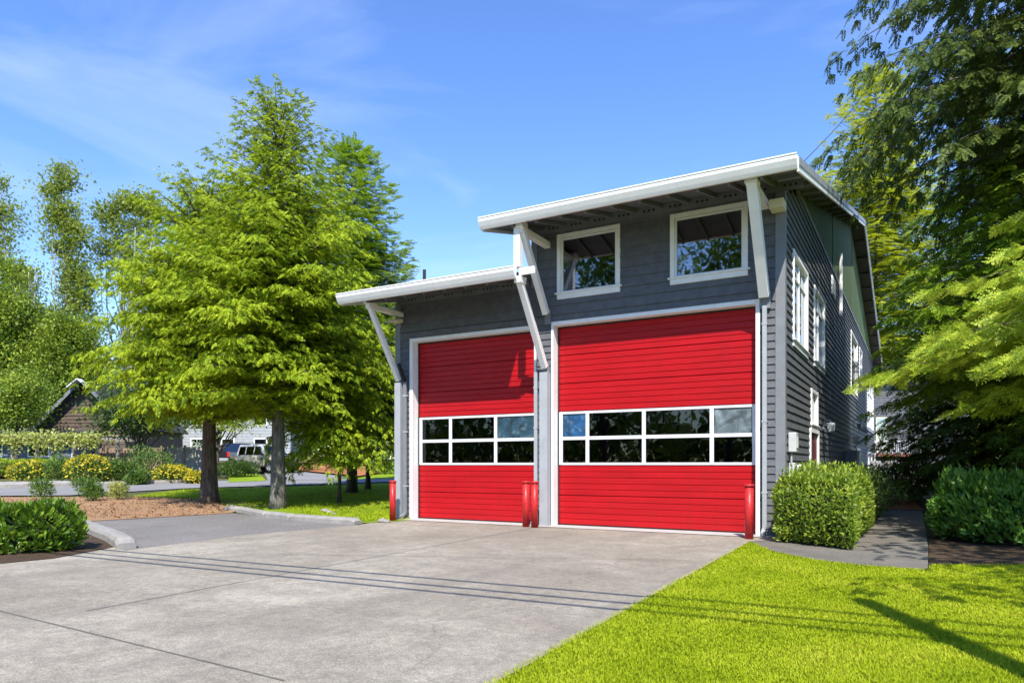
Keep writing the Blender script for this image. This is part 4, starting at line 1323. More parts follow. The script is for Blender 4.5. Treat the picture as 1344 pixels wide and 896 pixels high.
broadleaf('small_tree', 'thin branched small tree behind the two cedar trunks', 'tree', x, y, 4.6,
          [(0, 0, 3.6, 2.0, 0.9, 3), (1.5, 0, 3.3, 1.4, 0.7, 1.5), (-1.8, 0, 3.8, 1.4, 0.8, 1.5)], M['maple'], 0.16, 3500, 34, r_trunk=0.10, limb_n=22, limbr=1.6)
# tall open cottonwoods far off
def tall(px, Z, top, label, seed, blobs, n, lean=(0, 0), **kw):
    x, y = cz(px, Z)
    h = ht(top, Z) - float(ground(x, y))
    rr_ = np.random.default_rng(seed + 500); bl = []
    for a, b, c, d, e in blobs:
        for _ in range(20):
            v = rand_dirs(rr_, 1)[0]*rr_.uniform(0.3, 1.15)
            k_ = rr_.uniform(0.18, 0.42)
            bl.append((a + v[0]*c, b + v[2]*d, c*k_, d*k_*0.8, e*k_*k_))
    blobs = bl; n = int(n*1.0)
    return broadleaf('cottonwood_tree', label, 'tree', x, y, h, [(a*RT[0], a*RT[1], h*b, c, h*d, e) for a, b, c, d, e in blobs], M['cottonwood'], 0.25, n, seed,
                     r_trunk=0.24, bark='bark_pale', trunk_top=0.84, shell=0.3, limb_n=40, limbr=0.8, lean=lean, tpl=TWIG, per_clump=10, spread=0.9, group='tall open cottonwoods on the horizon', **kw)
tall(-2, 66, 215, 'thin cottonwood cut by the left edge of the photo', 41, [(0, 0.93, 1.3, 0.06, 1), (0.6, 0.82, 1.7, 0.07, 1.3), (-0.5, 0.7, 2.0, 0.08, 1.3), (1.8, 0.62, 1.3, 0.06, .8), (0.6, 0.5, 1.8, 0.08, 1)], 5200)
tall(92, 66, 212, 'tall crooked cottonwood with a leafy column above the shingled gable', 42,
     [(-0.6, 0.95, 1.5, 0.05, 1.0), (-1.6, 0.90, 0.9, 0.025, .4), (-1.0, 0.82, 1.9, 0.06, 1.5), (0.4, 0.73, 1.7, 0.08, 2.0), (0.6, 0.6, 1.7, 0.08, 2), (0.2, 0.47, 2.2, 0.09, 2), (0.8, 0.35, 2.4, 0.1, 2)], 13000, lean=(-0.8, 0.2))
tall(168, 70, 245, 'wide many stemmed cottonwood with pale bare lower stems', 43,
     [(0, 0.94, 1.2, 0.05, 1), (-1.9, 0.90, 1.3, 0.06, 1), (2.0, 0.90, 1.5, 0.06, 1.1), (0.5, 0.82, 2.2, 0.07, 1.6), (3.4, 0.74, 1.2, 0.04, .6), (-2.2, 0.76, 1.4, 0.07, .8), (1.2, 0.68, 2.2, 0.07, 1.5), (0.8, 0.5, 2.6, 0.1, 1.2)], 10500,
     roots=[(0, 0), (-0.9, 0.1), (0.9, -0.2), (1.7, 0.2)])
tall(38, 62, 300, 'nearly bare dead forked stem beside the crooked cottonwood', 44, [(-0.5, 0.75, 0.9, 0.1, 1), (0.4, 0.6, 0.9, 0.1, 1)], 700, roots=[(0, 0), (0.35, 0.1)])
tall(230, 78, 330, 'low cottonwood glimpsed behind the broad cedar', 45, [(0, 0.7, 3.0, 0.16, 1), (-3, 0.6, 2.4, 0.16, 1)], 5000)
# far wood that reads as one mass
def wood():
    r = np.random.default_rng(99); P = []
    for i in range(70):
        px = r.uniform(-260, 560); Z = r.uniform(80, 100)
        x, y = at(px, Z); hh = r.uniform(5, 10.5) + (5.5 if px < 230 else 0)
        n = 420
        d = rand_dirs(r, n, 0.2)*r.uniform(0.5, 1, (n, 1))
        P.append(np.column_stack([x + d[:, 0]*3.6, y + d[:, 1]*3.6, 1.8 + hh*0.5 + d[:, 2]*hh*0.55]))
    for i in range(34):
        px = r.uniform(1120, 1700); Z = r.uniform(62, 80)
        x, y = at(px, Z); hh = r.uniform(8, 15); n = 420
        d = rand_dirs(r, n, 0.2)*r.uniform(0.5, 1, (n, 1))
        P.append(np.column_stack([x + d[:, 0]*3.6, y + d[:, 1]*3.6, 1.8 + hh*0.5 + d[:, 2]*hh*0.55]))
    P = np.concatenate(P)
    V, F = place(LEAF, P, rand_dirs(r, len(P)), norm(rand_dirs(r, len(P)) + np.array([0, 0, 0.6])), r.uniform(0.35, 0.8, len(P)))
    o = mesh_obj('distant_woods', V, F, M['maple'])
    tag(o, 'far off mixed woods closing the view beyond the gardens', kind='stuff')
wood()

# ------------------------------------------------------------ trees on the right
x, y = c2w(15.8, 33)
conifer('golden_spruce', 'sunlit yellow green spruce standing behind the station roof', 'tree', *cz(1150, 64), 35.0,
        [(0.05, 6.6), (0.3, 7.6), (0.5, 7.2), (0.7, 5.6), (0.85, 3.8), (1.0, 0.6)], M['spruce_gold'], nb=330, z_lo=3.0, up=0.16, droop=0.36, fl=0.85, step=0.62, widen=1.6,
        r_trunk=0.3, seed=51, tpl=FIRT, hang=0.2, tipup=0.2)
conifer('hemlock_tree', 'deep green hemlock filling the gap behind the side walk', 'tree', *cz(1296, 27), 17,
        [(0.02, 2.6), (0.15, 3.7), (0.35, 3.8), (0.6, 2.9), (0.8, 1.9), (1.0, 0.3)], M['hemlock'], nb=260, z_lo=0.9, up=0.10, droop=0.35, fl=0.60, step=0.42,
        r_trunk=0.32, seed=52, tpl=HEM, hang=0.35)
conifer('hemlock_tree', 'dark hemlock at the right edge behind the big laurel hedge', 'tree', *cz(1400, 23), 16,
        [(0.02, 2.8), (0.15, 3.8), (0.35, 3.9), (0.6, 3.0), (0.8, 1.9), (1.0, 0.3)], M['hemlock'], nb=260, z_lo=0.9, up=0.10, droop=0.35, fl=0.58, step=0.42,
        r_trunk=0.32, seed=53, tpl=HEM, hang=0.35)
x, y = c2w(12.3, 16.5)
conifer('drooping_fir', 'huge dark fir hanging its drooping boughs into the top right corner', 'tree', x, y, 19,
        [(0.2, 1.6), (0.36, 2.4), (0.46, 3.6), (0.56, 4.5), (0.68, 4.3), (0.8, 3.0), (1.0, 0.4)], M['fir_dark'], nb=130, z_lo=8.6, up=0.12, droop=0.55, fl=0.42, step=0.36,
        r_trunk=0.38, seed=54, tpl=FIRT, hang=1.0, sub=0.36, twist=0.5)
conifer('green_fir', 'mid green sunlit fir between the dark fir and the lime spruce', 'tree', *c2w(12.9, 17.6), 9.4,
        [(0.1, 2.2), (0.3, 3.1), (0.5, 3.2), (0.7, 2.6), (0.85, 1.8), (1.0, 0.4)], M['fir'], nb=150, z_lo=3.6, up=0.12, droop=0.4, fl=0.46, step=0.36,
        r_trunk=0.2, seed=58, tpl=HEM, hang=0.4, twist=0.5, tipup=0.1)
x, y = c2w(8.7, 4.3)
conifer('tall_fir', 'tall fir beside the lawn outside the frame, seen only by its shade', 'tree', x, y, 13,
        [(0.2, 3.4), (0.35, 4.5), (0.55, 4.2), (0.75, 3.2), (1.0, 0.4)], M['fir_dark'], nb=44, z_lo=3.6, up=0.12, droop=0.45, fl=0.42, step=0.5,
        r_trunk=0.3, seed=57, tpl=FIRT, hang=0.7, sub=0.34, twist=0.5)
x, y = c2w(11.9, 13.2)
conifer('fresh_spruce', 'spruce with pale lime new growth reaching in from the right edge', 'tree', x, y, 8.0,
        [(0.18, 2.2), (0.35, 3.7), (0.5, 4.2), (0.65, 3.4), (0.8, 2.0), (1.0, 0.4)], M['spruce_near'], nb=80, z_lo=2.7, up=0.10, droop=0.26, fl=0.55, step=0.36,
        r_trunk=0.2, seed=55, tpl=BRU, hang=0.40, sub=0.42, twist=0.6)

# ------------------------------------------------------------ hedges and shrubs
hedge('clipped_hedge', 'square clipped hedge against the station corner', [gp(1016, 712), gp(1118, 723), gp(1146, 690), (0.35, 1.4), (0.12, 0.5)], 1.22,
      M['boxleaf'], 0.088, 1250, 61, wild=0.28, round_=0.32)
def polyc(cx, cz_, rx, rz, n=12, rot=0.0):
    out = []
    for k in range(n):
        a = 2*math.pi*k/n
        u, v = rx*math.cos(a), rz*math.sin(a)
        out.append(c2w(cx + u*math.cos(rot) - v*math.sin(rot), cz_ + u*math.sin(rot) + v*math.cos(rot)))
    return out
hedge('laurel_hedge', 'long leafy laurel hedge at the right edge beyond the walk', polyc(11.7, 14.3, 3.1, 1.95, 14), 1.02, M['laurel_r'], 0.16, 620, 62, wild=0.35, round_=0.45, upb=0.75)
hedge('laurel_hedge', 'low glossy laurel hedge at the left edge of the drive', polyc(-9.75, 12.45, 2.15, 0.92, 14, 0.05), 0.70, M['laurel'], 0.14, 860, 63, wild=0.07, round_=0.5, upb=0.6)
x, y = cz(1166, 20.5)
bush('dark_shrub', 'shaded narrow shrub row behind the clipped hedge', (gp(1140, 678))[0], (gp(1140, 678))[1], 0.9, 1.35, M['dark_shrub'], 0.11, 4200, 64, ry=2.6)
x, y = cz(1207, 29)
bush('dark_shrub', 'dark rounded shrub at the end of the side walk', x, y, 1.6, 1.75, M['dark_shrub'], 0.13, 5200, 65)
G2 = 'small young shrubs planted in the bark mulch'
for px, py, rr, hh, lab, sd_ in ((55, 657, 0.42, 0.8, 'leftmost small green shrub growing up behind the laurel hedge', 1), (122, 657, 0.36, 0.62, 'small dark green round shrub in the bark mulch', 2),
                                 (155, 655, 0.33, 0.62, 'small pale yellow green shrub in the bark mulch', 3), (113, 650, 0.5, 0.75, 'leafy green shrub under the yellow one', 4)):
    x, y = gp(px, py)
    bush('young_shrub', lab, x, y, rr, hh, M['shrub'] if sd_ != 3 else M['vine'], 0.11, 900, 70 + sd_, group=G2)
for px, py, rr, hh, lab, sd_ in ((40, 633, 0.95, 1.0, 'yellow flowering shrub below the pergola', 1), (116, 634, 1.0, 1.35, 'bright yellow mounded shrub beside the fence post', 2),
                                 (227, 633, 0.9, 0.8, 'low yellow shrub before the pale fence', 3), (258, 634, 0.5, 0.5, 'smallest yellow shrub beside the dark cedar trunk', 4)):
    x, y = gp(px, py)
    bush('yellow_shrub', lab, x, y, rr, hh, M['shrub'], 0.16, 1500, 80 + sd_, flowers=M['yellow'], group='yellow shrubs along the far garden bed')
for px, py, rr, hh, lab, sd_ in ((195, 632, 1.4, 1.8, 'tall loose green shrub left of the pale fence', 1), (165, 632, 0.9, 1.0, 'medium green shrub before the wooden fence', 2),
                                 (142, 633, 0.8, 1.1, 'green shrub right of the brightest yellow mound', 3), (80, 633, 0.9, 1.3, 'green shrub under the pergola corner', 4), (180, 636, 0.5, 0.6, 'small green clump on the kerb of the bed', 5)):
    x, y = gp(px, py)
    bush('garden_shrub', lab, x, y, rr, hh, M['shrub'], 0.17, 1500, 90 + sd_, group='green shrubs along the far garden bed')
hedge('garden_hedge', 'low clipped hedge in front of the blue grey house', [gp(-40, 628), gp(92, 627), at(92, 46), at(-40, 46)], 0.85, M['maple'], 0.16, 180, 68)
x, y = gp(312, 626)
bush('ivy_mound', 'rounded dark green ground cover mound by the side road', x - 0.15, y, 1.2, 0.9, M['dark_shrub'], 0.14, 4200, 69, ry=1.2, cat='bush')
x, y = gp(408, 619)
bush('small_bush', 'sparse yellowish bush beside the tan car', x, y, 0.9, 1.3, M['vine'], 0.16, 900, 66)
x, y = gp(505, 622)
bush('small_bush', 'dark bush behind the slim young tree', x, y, 1.3, 1.4, M['dark_shrub'], 0.16, 1800, 67)

# street trees across the road
for i, (tx, ty, hh, lab) in enumerate(((-26, -31, 20, 'street tree across the road mirrored in the left upper window'), (-17, -31, 21, 'taller street tree across the road mirrored in both upper windows'),
                                       (-8.5, -32, 20, 'street tree across the road mirrored in the right upper window'), (1, -35, 18, 'street tree across the road straight opposite the doors'))):
    broadleaf('street_tree', lab, 'tree', tx, ty, hh, [(0, 0, hh*0.6, 4.6, hh*0.30, 3), (2.2, 1, hh*0.75, 3.2, hh*0.18, 2), (-2.4, 0.5, hh*0.45, 3.6, hh*0.2, 2)], M['hemlock'], 0.42, 9000, 300 + i, r_trunk=0.3)
r = np.random.default_rng(77)  # loose leaf mass out of view, added to darken what the doors mirror
P = np.column_stack([r.uniform(-90, 70, 26000), r.uniform(-58, -42, 26000), r.uniform(0, 1, 26000)**0.8*9])
P[:, 2] *= 0.75 + 0.25*np.sin(P[:, 0]*0.5)
V, F = place(LEAF, P, rand_dirs(r, len(P)), norm(rand_dirs(r, len(P)) + np.array([0, 0, 0.6])), r.uniform(0.6, 1.2, len(P)))
tag(mesh_obj('unseen_leaf_mass', V, F, M['shrub']), 'unseen leaf mass added across the road to darken the door glass reflections', kind='stuff')
# ------------------------------------------------------------ kerbs, stones, fences, houses, vehicles
def kerb(name, pts, w, h, label, seed=0, mat='kerb', kind='structure', cat=None):
    r = np.random.default_rng(seed)
    pts = [Vector((p[0], p[1], 0)) for p in pts]
    L = [0]
    for a, b in zip(pts[:-1], pts[1:]): L.append(L[-1] + (b - a).length)
    n = max(4, int(L[-1]/0.12))
    vs, fs = [], []
    prof = [(-0.5, -0.1), (-0.49, 0.62), (-0.38, 0.92), (-0.1, 1.0), (0.2, 0.98), (0.42, 0.86), (0.5, 0.55), (0.5, -0.1)]
    for i in range(n + 1):
        s = L[-1]*i/n
        k = min(len(L) - 2, max(0, int(np.searchsorted(L, s)) - 1))
        f = (s - L[k])/(L[k + 1] - L[k]); p = pts[k].lerp(pts[k + 1], f)
        d = (pts[min(k + 1, len(pts) - 1)] - pts[k]).normalized(); nn = Vector((-d.y, d.x, 0))
        end = min(1.0, 0.55 + 1.3*min(s, L[-1] - s)/max(w, .01))
        for u, z in prof:
            q = p + nn*u*w*(0.85 + 0.15*end)*(1 + r.uniform(-.03, .03))
            vs.append((q.x, q.y, float(ground(q.x, q.y)) - 0.01 + z*h*end*(1 + r.uniform(-.05, .05))))
    m = len(prof)
    for i in range(n):
        for j in range(m - 1): fs.append((i*m + j, (i + 1)*m + j, (i + 1)*m + j + 1, i*m + j + 1))
    fs.append(tuple(range(m))); fs.append(tuple(n*m + j for j in range(m))[::-1])
    o = mesh_obj(name, vs, fs, M[mat], smooth=False)
    bm = bmesh.new(); bm.from_mesh(o.data); bmesh.ops.recalc_face_normals(bm, faces=bm.faces); bm.to_mesh(o.data); bm.free()
    return tag(o, label, cat, kind=kind)
ka, kb = gp(302, 669), gp(470, 687)
def lerp2(a, b, t): return (a[0] + (b[0] - a[0])*t, a[1] + (b[1] - a[1])*t)
kerb('kerb', [gp(299, 668), gp(325, 672), gp(352, 677)], 0.30, 0.15, 'broken pale concrete kerb piece nearest the dark trunk', 1)
kerb('kerb', [gp(354, 677.3), gp(385, 681)], 0.30, 0.16, 'middle pale concrete kerb piece under the grey trunk', 2)
kerb('kerb', [gp(387, 681.2), gp(430, 684.5), gp(470, 687)], 0.32, 0.16, 'long pale concrete kerb piece reaching toward the station', 3)
kerb('kerb', [gp(108, 692), gp(132, 702), gp(152, 710), gp(166, 719)], 0.34, 0.20, 'curved grey kerb end beside the near laurel hedge', 4)
kerb('stone_border', [gp(-60, 641), gp(20, 640), gp(60, 639), gp(97, 638)], 0.5, 0.30, 'pale stone border of the far garden bed', 5)
kerb('stone_border', [gp(100, 637.5), gp(170, 635.5), gp(250, 633)], 0.35, 0.18, 'low continuation of the stone border to the pale fence', 6)

# loose pale cobbles by the station corner
r_ = np.random.default_rng(5)
for i in range(7):
    x, y = gp(498 + 4.5*i + r_.uniform(-2, 2), 684 + r_.uniform(-4, 2)) if i < 3 else gp(425 + r_.uniform(0, 35), 672 + r_.uniform(-3, 4))
    bm = bmesh.new(); bmesh.ops.create_icosphere(bm, subdivisions=2, radius=r_.uniform(0.06, 0.11))
    for v in bm.verts: v.co = v.co*(1 + r_.uniform(-.12, .12)); v.co.z = v.co.z*0.6 + 0.03
    me = bpy.data.meshes.new('cobble'); bm.to_mesh(me); bm.free(); me.materials.append(M['kerb'])
    o = bpy.data.objects.new('cobble', me); COL.objects.link(o); o.location = (x, y, float(ground(x, y)))
    if i < 3: tag(o, 'small pale cobble lying at the foot of the corner bollard', 'stone', 'cobbles by the corner bollard')
    else: tag(o, 'small pale cobble lying in the shade at the lawn edge', 'stone', 'cobbles at the lawn edge')

M['brown_shingle'] = paint('brown_wall_shingle', (0.13, 0.095, 0.07), 0.85, 0.25, 6, 0.4)
M['blue_siding'] = paint('blue_grey_siding', (0.12, 0.15, 0.18), 0.7, 0.1)
M['fence_wood'] = paint('weathered_fence_wood', (0.34, 0.24, 0.17), 0.85, 0.2, 4, 0.3)
M['fence_pale'] = paint('pale_fence_board', (0.42, 0.39, 0.34), 0.8, 0.15, 3, 0.2)
M['pergola_wood'] = paint('silvered_pergola_wood', (0.30, 0.27, 0.23), 0.85, 0.2, 6, 0.3)
M['pale_wall'] = paint('pale_house_siding', (0.36, 0.38, 0.39), 0.7, 0.08)

def frame_at(px, Z, yaw_extra=0.0):
    """a local frame facing the camera at photograph column px, Z metres away: location and rotation about z"""
    x, y = at(px, Z)
    return (x, y, float(ground(x, y)) - 0.1), YAW + yaw_extra

def rows(mb, x0, x1, y, z0, z1, pitch, lip=0.03, fn=None, mi=0):
    z = z0
    while z < z1 - 1e-3:
        zt = min(z + pitch, z1)
        a, b = (x0, x1) if fn is None else fn(z + pitch*0.6)
        if b > a:
            mb.quad((a, y - lip, z), (b, y - lip, z), (b, y - 0.004, zt), (a, y - 0.004, zt), mi)
            mb.quad((a, y, z), (b, y, z), (b, y - lip, z), (a, y - lip, z), mi)
        z = zt

# brown shingled gable house
loc, rz = frame_at(113, 52)
hs_ = thing('shingled_house', 'brown shingled house with a steep gable rising behind the pergola', 'building', loc, rz)
hp_, he, hw_ = 6.35, 3.6, 2.9
mb = MB()
rows(mb, -hw_, hw_, 0, 0.1, hp_ - 0.1, 0.26, 0.05, fn=lambda z: (-hw_, hw_) if z < he else (-hw_*(hp_ - z)/(hp_ - he), hw_*(hp_ - z)/(hp_ - he)))
mb.box(-hw_, hw_, 0.01, 9, 0, he)
mb.build('wall', M['brown_shingle'], hs_, local=True)
mb = MB()
for s in (-1, 1):
    mb.bar((s*(hw_ + 0.5), 4.2, he - 0.55), (0, 4.2, hp_ + 0.12), 9.6, 0.12)
rf = mb.build('roof', M['shingle'], hs_, local=True)
mb = MB()
for s in (-1, 1): mb.bar((s*(hw_ + 0.5), -0.64, he - 0.50), (s*0.04, -0.64, hp_ + 0.14), 0.05, 0.22)
mb.build('rake_board', M['corner'], rf, local=True)
mb = MB()      # little cap gable at the peak
for s in (-1, 1): mb.bar((s*0.75, -0.85, hp_ - 0.38), (s*0.03, -0.85, hp_ + 0.22), 0.55, 0.06)
mb.build('gable_cap', M['white'], rf, local=True)
# low blue grey house
loc, rz = frame_at(40, 49.5)
hb = thing('blue_grey_house', 'low blue grey house with a white window behind the clipped hedge', 'building', loc, rz)
mb = MB()
rows(mb, -4.5, 3.0, 0, 0.1, 2.15, 0.2, 0.03); mb.box(-4.5, 3.0, 0.01, 2.4, 0, 2.15)
mb.build('wall', M['blue_siding'], hb, local=True)
mb = MB(); mb.bar((-0.6, -0.5, 2.1), (-0.6, 2.4, 3.0), 8.2, 0.12); mb.build('roof', M['shingle'], hb, local=True)
mb = MB(); mb.box(-4.7, 3.5, -0.62, -0.55, 2.02, 2.18); mb.build('fascia', M['pergola_wood'], hb, local=True)
for cx_, ww in ((0.6, 1.5), (-2.5, 1.2)):
    mb = MB(); mb.box(cx_ - ww/2, cx_ + ww/2, -0.08, -0.02, 1.05, 2.0); wf = mb.build('window', M['white'], hb, local=True)
    for s in (-1, 1):
        mb = MB(); mb.box(cx_ + s*ww/4 - ww*0.2, cx_ + s*ww/4 + ww*0.2, -0.095, -0.081, 1.14, 1.92); mb.build('pane', M['glass_side'], wf, local=True)
mb = MB(); mb.box(2.9, 3.03, -0.06, 0.02, 0, 2.15); mb.build('corner_board', M['white'], hb, local=True)

# pergola with vines
loc, rz = frame_at(70, 43)
pg = thing('pergola', 'grey wooden pergola draped with pale flowering vine', 'pergola', loc, rz)
for pxp in (17, 68, 128):
    xx = (pxp - 70)*43/933
    mb = MB(); mb.lathe([(0.13, 0), (0.11, 1.2), (0.12, 2.25)], (xx, 0, 0), 8); mb.build('post', M['pergola_wood'], pg, local=True)
    mb = MB(); mb.lathe([(0.12, 0), (0.11, 2.25)], (xx, 2.2, 0), 8); mb.build('post', M['pergola_wood'], pg, local=True)
for yy in (-0.05, 2.2):
    mb = MB(); mb.box(-4.2, 4.6, yy - 0.06, yy + 0.06, 2.25, 2.42); mb.build('beam', M['pergola_wood'], pg, local=True)
for k in range(10):
    mb = MB(); mb.box(-4.0 + k*0.92, -3.93 + k*0.92, -0.55, 2.7, 2.43, 2.52); mb.build('rafter', M['pergola_wood'], pg, local=True)
r = np.random.default_rng(3)
n = 3400
P = np.column_stack([r.uniform(-4.3, 3.0, n), r.uniform(-0.6, 2.4, n), 2.5 + r.normal(0, 0.16, n)])
hang = r.random(n) < 0.45
P[hang, 2] -= np.abs(r.normal(0, 0.5, hang.sum()))*(0.5 + 0.5*np.sin(P[hang, 0]*2.3)**2); P[hang, 1] = r.uniform(-0.65, -0.1, hang.sum())
P[:, 2] = np.maximum(P[:, 2], 1.3)
V, F = place(LEAF, P, rand_dirs(r, n, -0.4), norm(rand_dirs(r, n) + np.array([0, -0.5, 0.6])), r.uniform(0.12, 0.26, n))
mesh_obj('vine', V, F, M['vine'], pg, local=True)

def board_fence(name, label, px0, px1, Z, h, mat, bw=0.15, cat='fence', posts=3, zoff=0):
    (x, y, z), rz = frame_at((px0 + px1)/2, Z)
    f = thing(name, label, cat, (x, y, z), rz)
    W = (px1 - px0)*Z/933
    r = np.random.default_rng(int(px0))
    mb = MB(); xx = -W/2
    while xx < W/2:
        mb.box(xx, xx + bw - 0.012, -0.02 + r.uniform(-.004, .004), 0.01, 0.08, h + r.uniform(-.02, .02)); xx += bw
    mb.build('boards', M[mat], f, local=True)
    mb = MB(); mb.box(-W/2, W/2, 0.012, 0.06, 0.3, 0.4); mb.box(-W/2, W/2, 0.012, 0.06, h - 0.35, h - 0.25); mb.build('rails', M[mat], f, local=True)
    for k in range(posts):
        xx = -W/2 + W*k/(posts - 1)
        mb = MB(); mb.box(xx - 0.06, xx + 0.06, -0.05, 0.07, 0, h + 0.12); mb.build('post', M['fence_wood'], f, local=True)
    return f
board_fence('wooden_fence', 'brown weathered board fence behind the garden shrubs', 128, 212, 46, 1.75, 'fence_wood', posts=4)
board_fence('pale_fence', 'pale plywood panel fence left of the dark cedar trunk', 216, 269, 42.5, 1.85, 'fence_pale', bw=0.61, posts=3)

# pale house far behind the trunks
loc, rz = frame_at(312, 74)
ph = thing('pale_house', 'pale two storey house glimpsed behind the parked vehicles', 'building', loc, rz)
mb = MB(); rows(mb, -6.0, 5.5, 0, 0.1, 5.2, 0.3, 0.04); mb.box(-6, 5.5, 0.01, 7, 0, 5.2); mb.build('wall', M['pale_wall'], ph, local=True)
mb = MB(); mb.bar((-0.2, -0.7, 5.1), (-0.2, 3.6, 6.9), 12.6, 0.15); mb.bar((-0.2, 3.6, 6.9), (-0.2, 7.8, 5.1), 12.6, 0.15); mb.build('roof', M['shingle'], ph, local=True)
for cx_ in (-4.2, -1.0, 2.4):
    for zz in (1.2, 3.6):
        mb = MB(); mb.box(cx_ - 0.7, cx_ + 0.7, -0.09, -0.03, zz, zz + 1.1); wf = mb.build('window', M['white'], ph, local=True)
        mb = MB(); mb.box(cx_ - 0.58, cx_ + 0.58, -0.105, -0.091, zz + 0.1, zz + 1.0); mb.build('pane', M['glass_side'], wf, local=True)
# right: neighbour house, rock wall
loc, rz = frame_at(1166, 55)
nh = thing('neighbour_house', 'dark slate house with a railed deck above the rock wall', 'building', (loc[0], loc[1], 1.9), rz)
mb = MB(); rows(mb, -5.5, 6, 0, -0.6, 6.4, 0.2, 0.03); mb.box(-5.5, 6, 0.01, 8, -0.6, 6.4); mb.build('wall', M['siding'], nh, local=True)
mb = MB(); mb.bar((0.2, -0.8, 6.3), (0.2, 4.0, 8.0), 12.4, 0.15); mb.bar((0.2, 4.0, 8.0), (0.2, 8.8, 6.3), 12.4, 0.15); mb.build('roof', M['shingle'], nh, local=True)
mb = MB(); mb.box(-1.0, -0.15, -0.09, -0.03, 0.6, 3.3); wf = mb.build('window', M['cream'], nh, local=True)
mb = MB(); mb.box(-0.92, -0.23, -0.105, -0.091, 0.7, 3.2); mb.build('pane', M['glass_side'], wf, local=True)
mb = MB(); mb.box(-2.4, 3.2, -1.6, -0.05, 0.25, 0.45); dk = mb.build('deck', paint('red_brown_deck', (0.22, 0.08, 0.05), 0.8, 0.15), nh, local=True)
mb = MB(); mb.box(-2.4, 3.2, -1.6, -1.53, 1.35, 1.42)
for k in range(40): mb.box(-2.38 + k*0.142, -2.35 + k*0.142, -1.58, -1.555, 0.45, 1.35)
mb.build('railing', M['white'], dk, local=True)
def rock_wall():
    (x, y, z), rz = frame_at(1215, 43)
    t = thing('rock_wall', 'boulder retaining wall at the end of the side walk', 'wall', (x, y, z), rz)
    r = np.random.default_rng(17); bm = bmesh.new()
    for row, zz in enumerate((0.25, 0.85)):
        xx = -4.0 + 0.4*row
        while xx < 6:
            w = r.uniform(0.7, 1.25)
            tmp = bmesh.ops.create_cube(bm, size=1)['verts']
            es = list({e for v in tmp for e in v.link_edges})
            bmesh.ops.subdivide_edges(bm, edges=es, cuts=2, use_grid_fill=True)
            vs_ = {v for f in bm.faces for v in f.verts} if False else None
            xx += w
    bm.free()
    mb = MB()
    for row, zz in enumerate((0.28, 0.86)):
        xx = -4.2 + 0.4*row
        while xx < 6:
            w = r.uniform(0.75, 1.3); c = (xx + w/2, r.uniform(-.08, .08), zz)
            b2 = bmesh.new(); bmesh.ops.create_icosphere(b2, subdivisions=2, radius=1)
            b2.verts.ensure_lookup_table()
            vs = []
            for v in b2.verts:
                p = Vector([math.copysign(abs(q)**0.6, q) for q in v.co])*(1 + r.uniform(-.06, .06))
                vs.append((c[0] + p.x*w*0.60, c[1] + p.y*0.35, c[2] + p.z*0.34))
            mb.add(vs, [tuple(v.index for v in f.verts) for f in b2.faces]); b2.free(); xx += w
    mb.build('stones', M['rock'], t, local=True)
    mb = MB(); mb.box(-5, 7, 0.15, 14, 0.3, 1.12); mb.build('terrace_soil', M['soil'], t, local=True)
rock_wall()

# ------------------------------------------------------------ vehicles
def wheel(par, x, y, side, R=0.38, rim='metal'):
    def rot(prof, sgn):     # prof of (radius, offset outward)
        mb = MB(); n = 24; vs = []; fs = []
        for rr, o in prof:
            for k in range(n):
                a = 2*math.pi*k/n; vs.append((x + rr*math.cos(a), y + side*o, R + rr*math.sin(a)))
        for i in range(len(prof) - 1):
            for k in range(n): fs.append((i*n + k, i*n + (k + 1) % n, (i + 1)*n + (k + 1) % n, (i + 1)*n + k))
        mb.add(vs, fs); return mb
    w = rot([(R*0.6, -0.2), (R*0.95, -0.2), (R, -0.15), (R, 0.0), (R*0.95, 0.04), (R*0.68, 0.045), (R*0.66, 0.0)], 1).build('wheel', M['rubber'], par, local=True, smooth=True)
    mb = rot([(R*0.66, 0.02), (R*0.6, -0.01), (R*0.2, 0.02), (R*0.03, 0.03)], 1)
    for k in range(6):
        a = 2*math.pi*k/6
        mb.bar((x + 0.05*math.cos(a), y + side*0.035, R + 0.05*math.sin(a)), (x + R*0.64*math.cos(a), y + side*0.035, R + R*0.64*math.sin(a)), 0.03, 0.07, up=(math.sin(a), 0, -math.cos(a)))
    mb.build('rim', M[rim], w, local=True)
    return w

def body_mesh(secs, mat_names, par, name='body'):
    """secs: list of (x, half width bottom, half width belt, z bottom, z belt) cross sections joined"""
    vs, fs = [], []
    for x, wb, wt, zb, zt in secs:
        zm = zb + (zt - zb)*0.55
        vs += [(x, -wb*0.94, zb), (x, -wb, zb + 0.12), (x, -wb, zm), (x, -wt, zt - 0.04), (x, -wt + 0.05, zt), (x, wt - 0.05, zt), (x, wt, zt - 0.04), (x, wb, zm), (x, wb, zb + 0.12), (x, wb*0.94, zb)]
    m = 10
    for i in range(len(secs) - 1):
        for j in range(m): fs.append((i*m + j, i*m + (j + 1) % m, (i + 1)*m + (j + 1) % m, (i + 1)*m + j))
    fs.append(tuple(range(m))); fs.append(tuple((len(secs) - 1)*m + j for j in range(m))[::-1])
    o = mesh_obj(name, vs, fs, M[mat_names], par, local=True)
    bm = bmesh.new(); bm.from_mesh(o.data); bmesh.ops.recalc_face_normals(bm, faces=bm.faces); bm.to_mesh(o.data); bm.free()
    b = o.modifiers.new('bevel', 'BEVEL'); b.width = 0.03; b.segments = 2; b.limit_method = 'ANGLE'
    return o

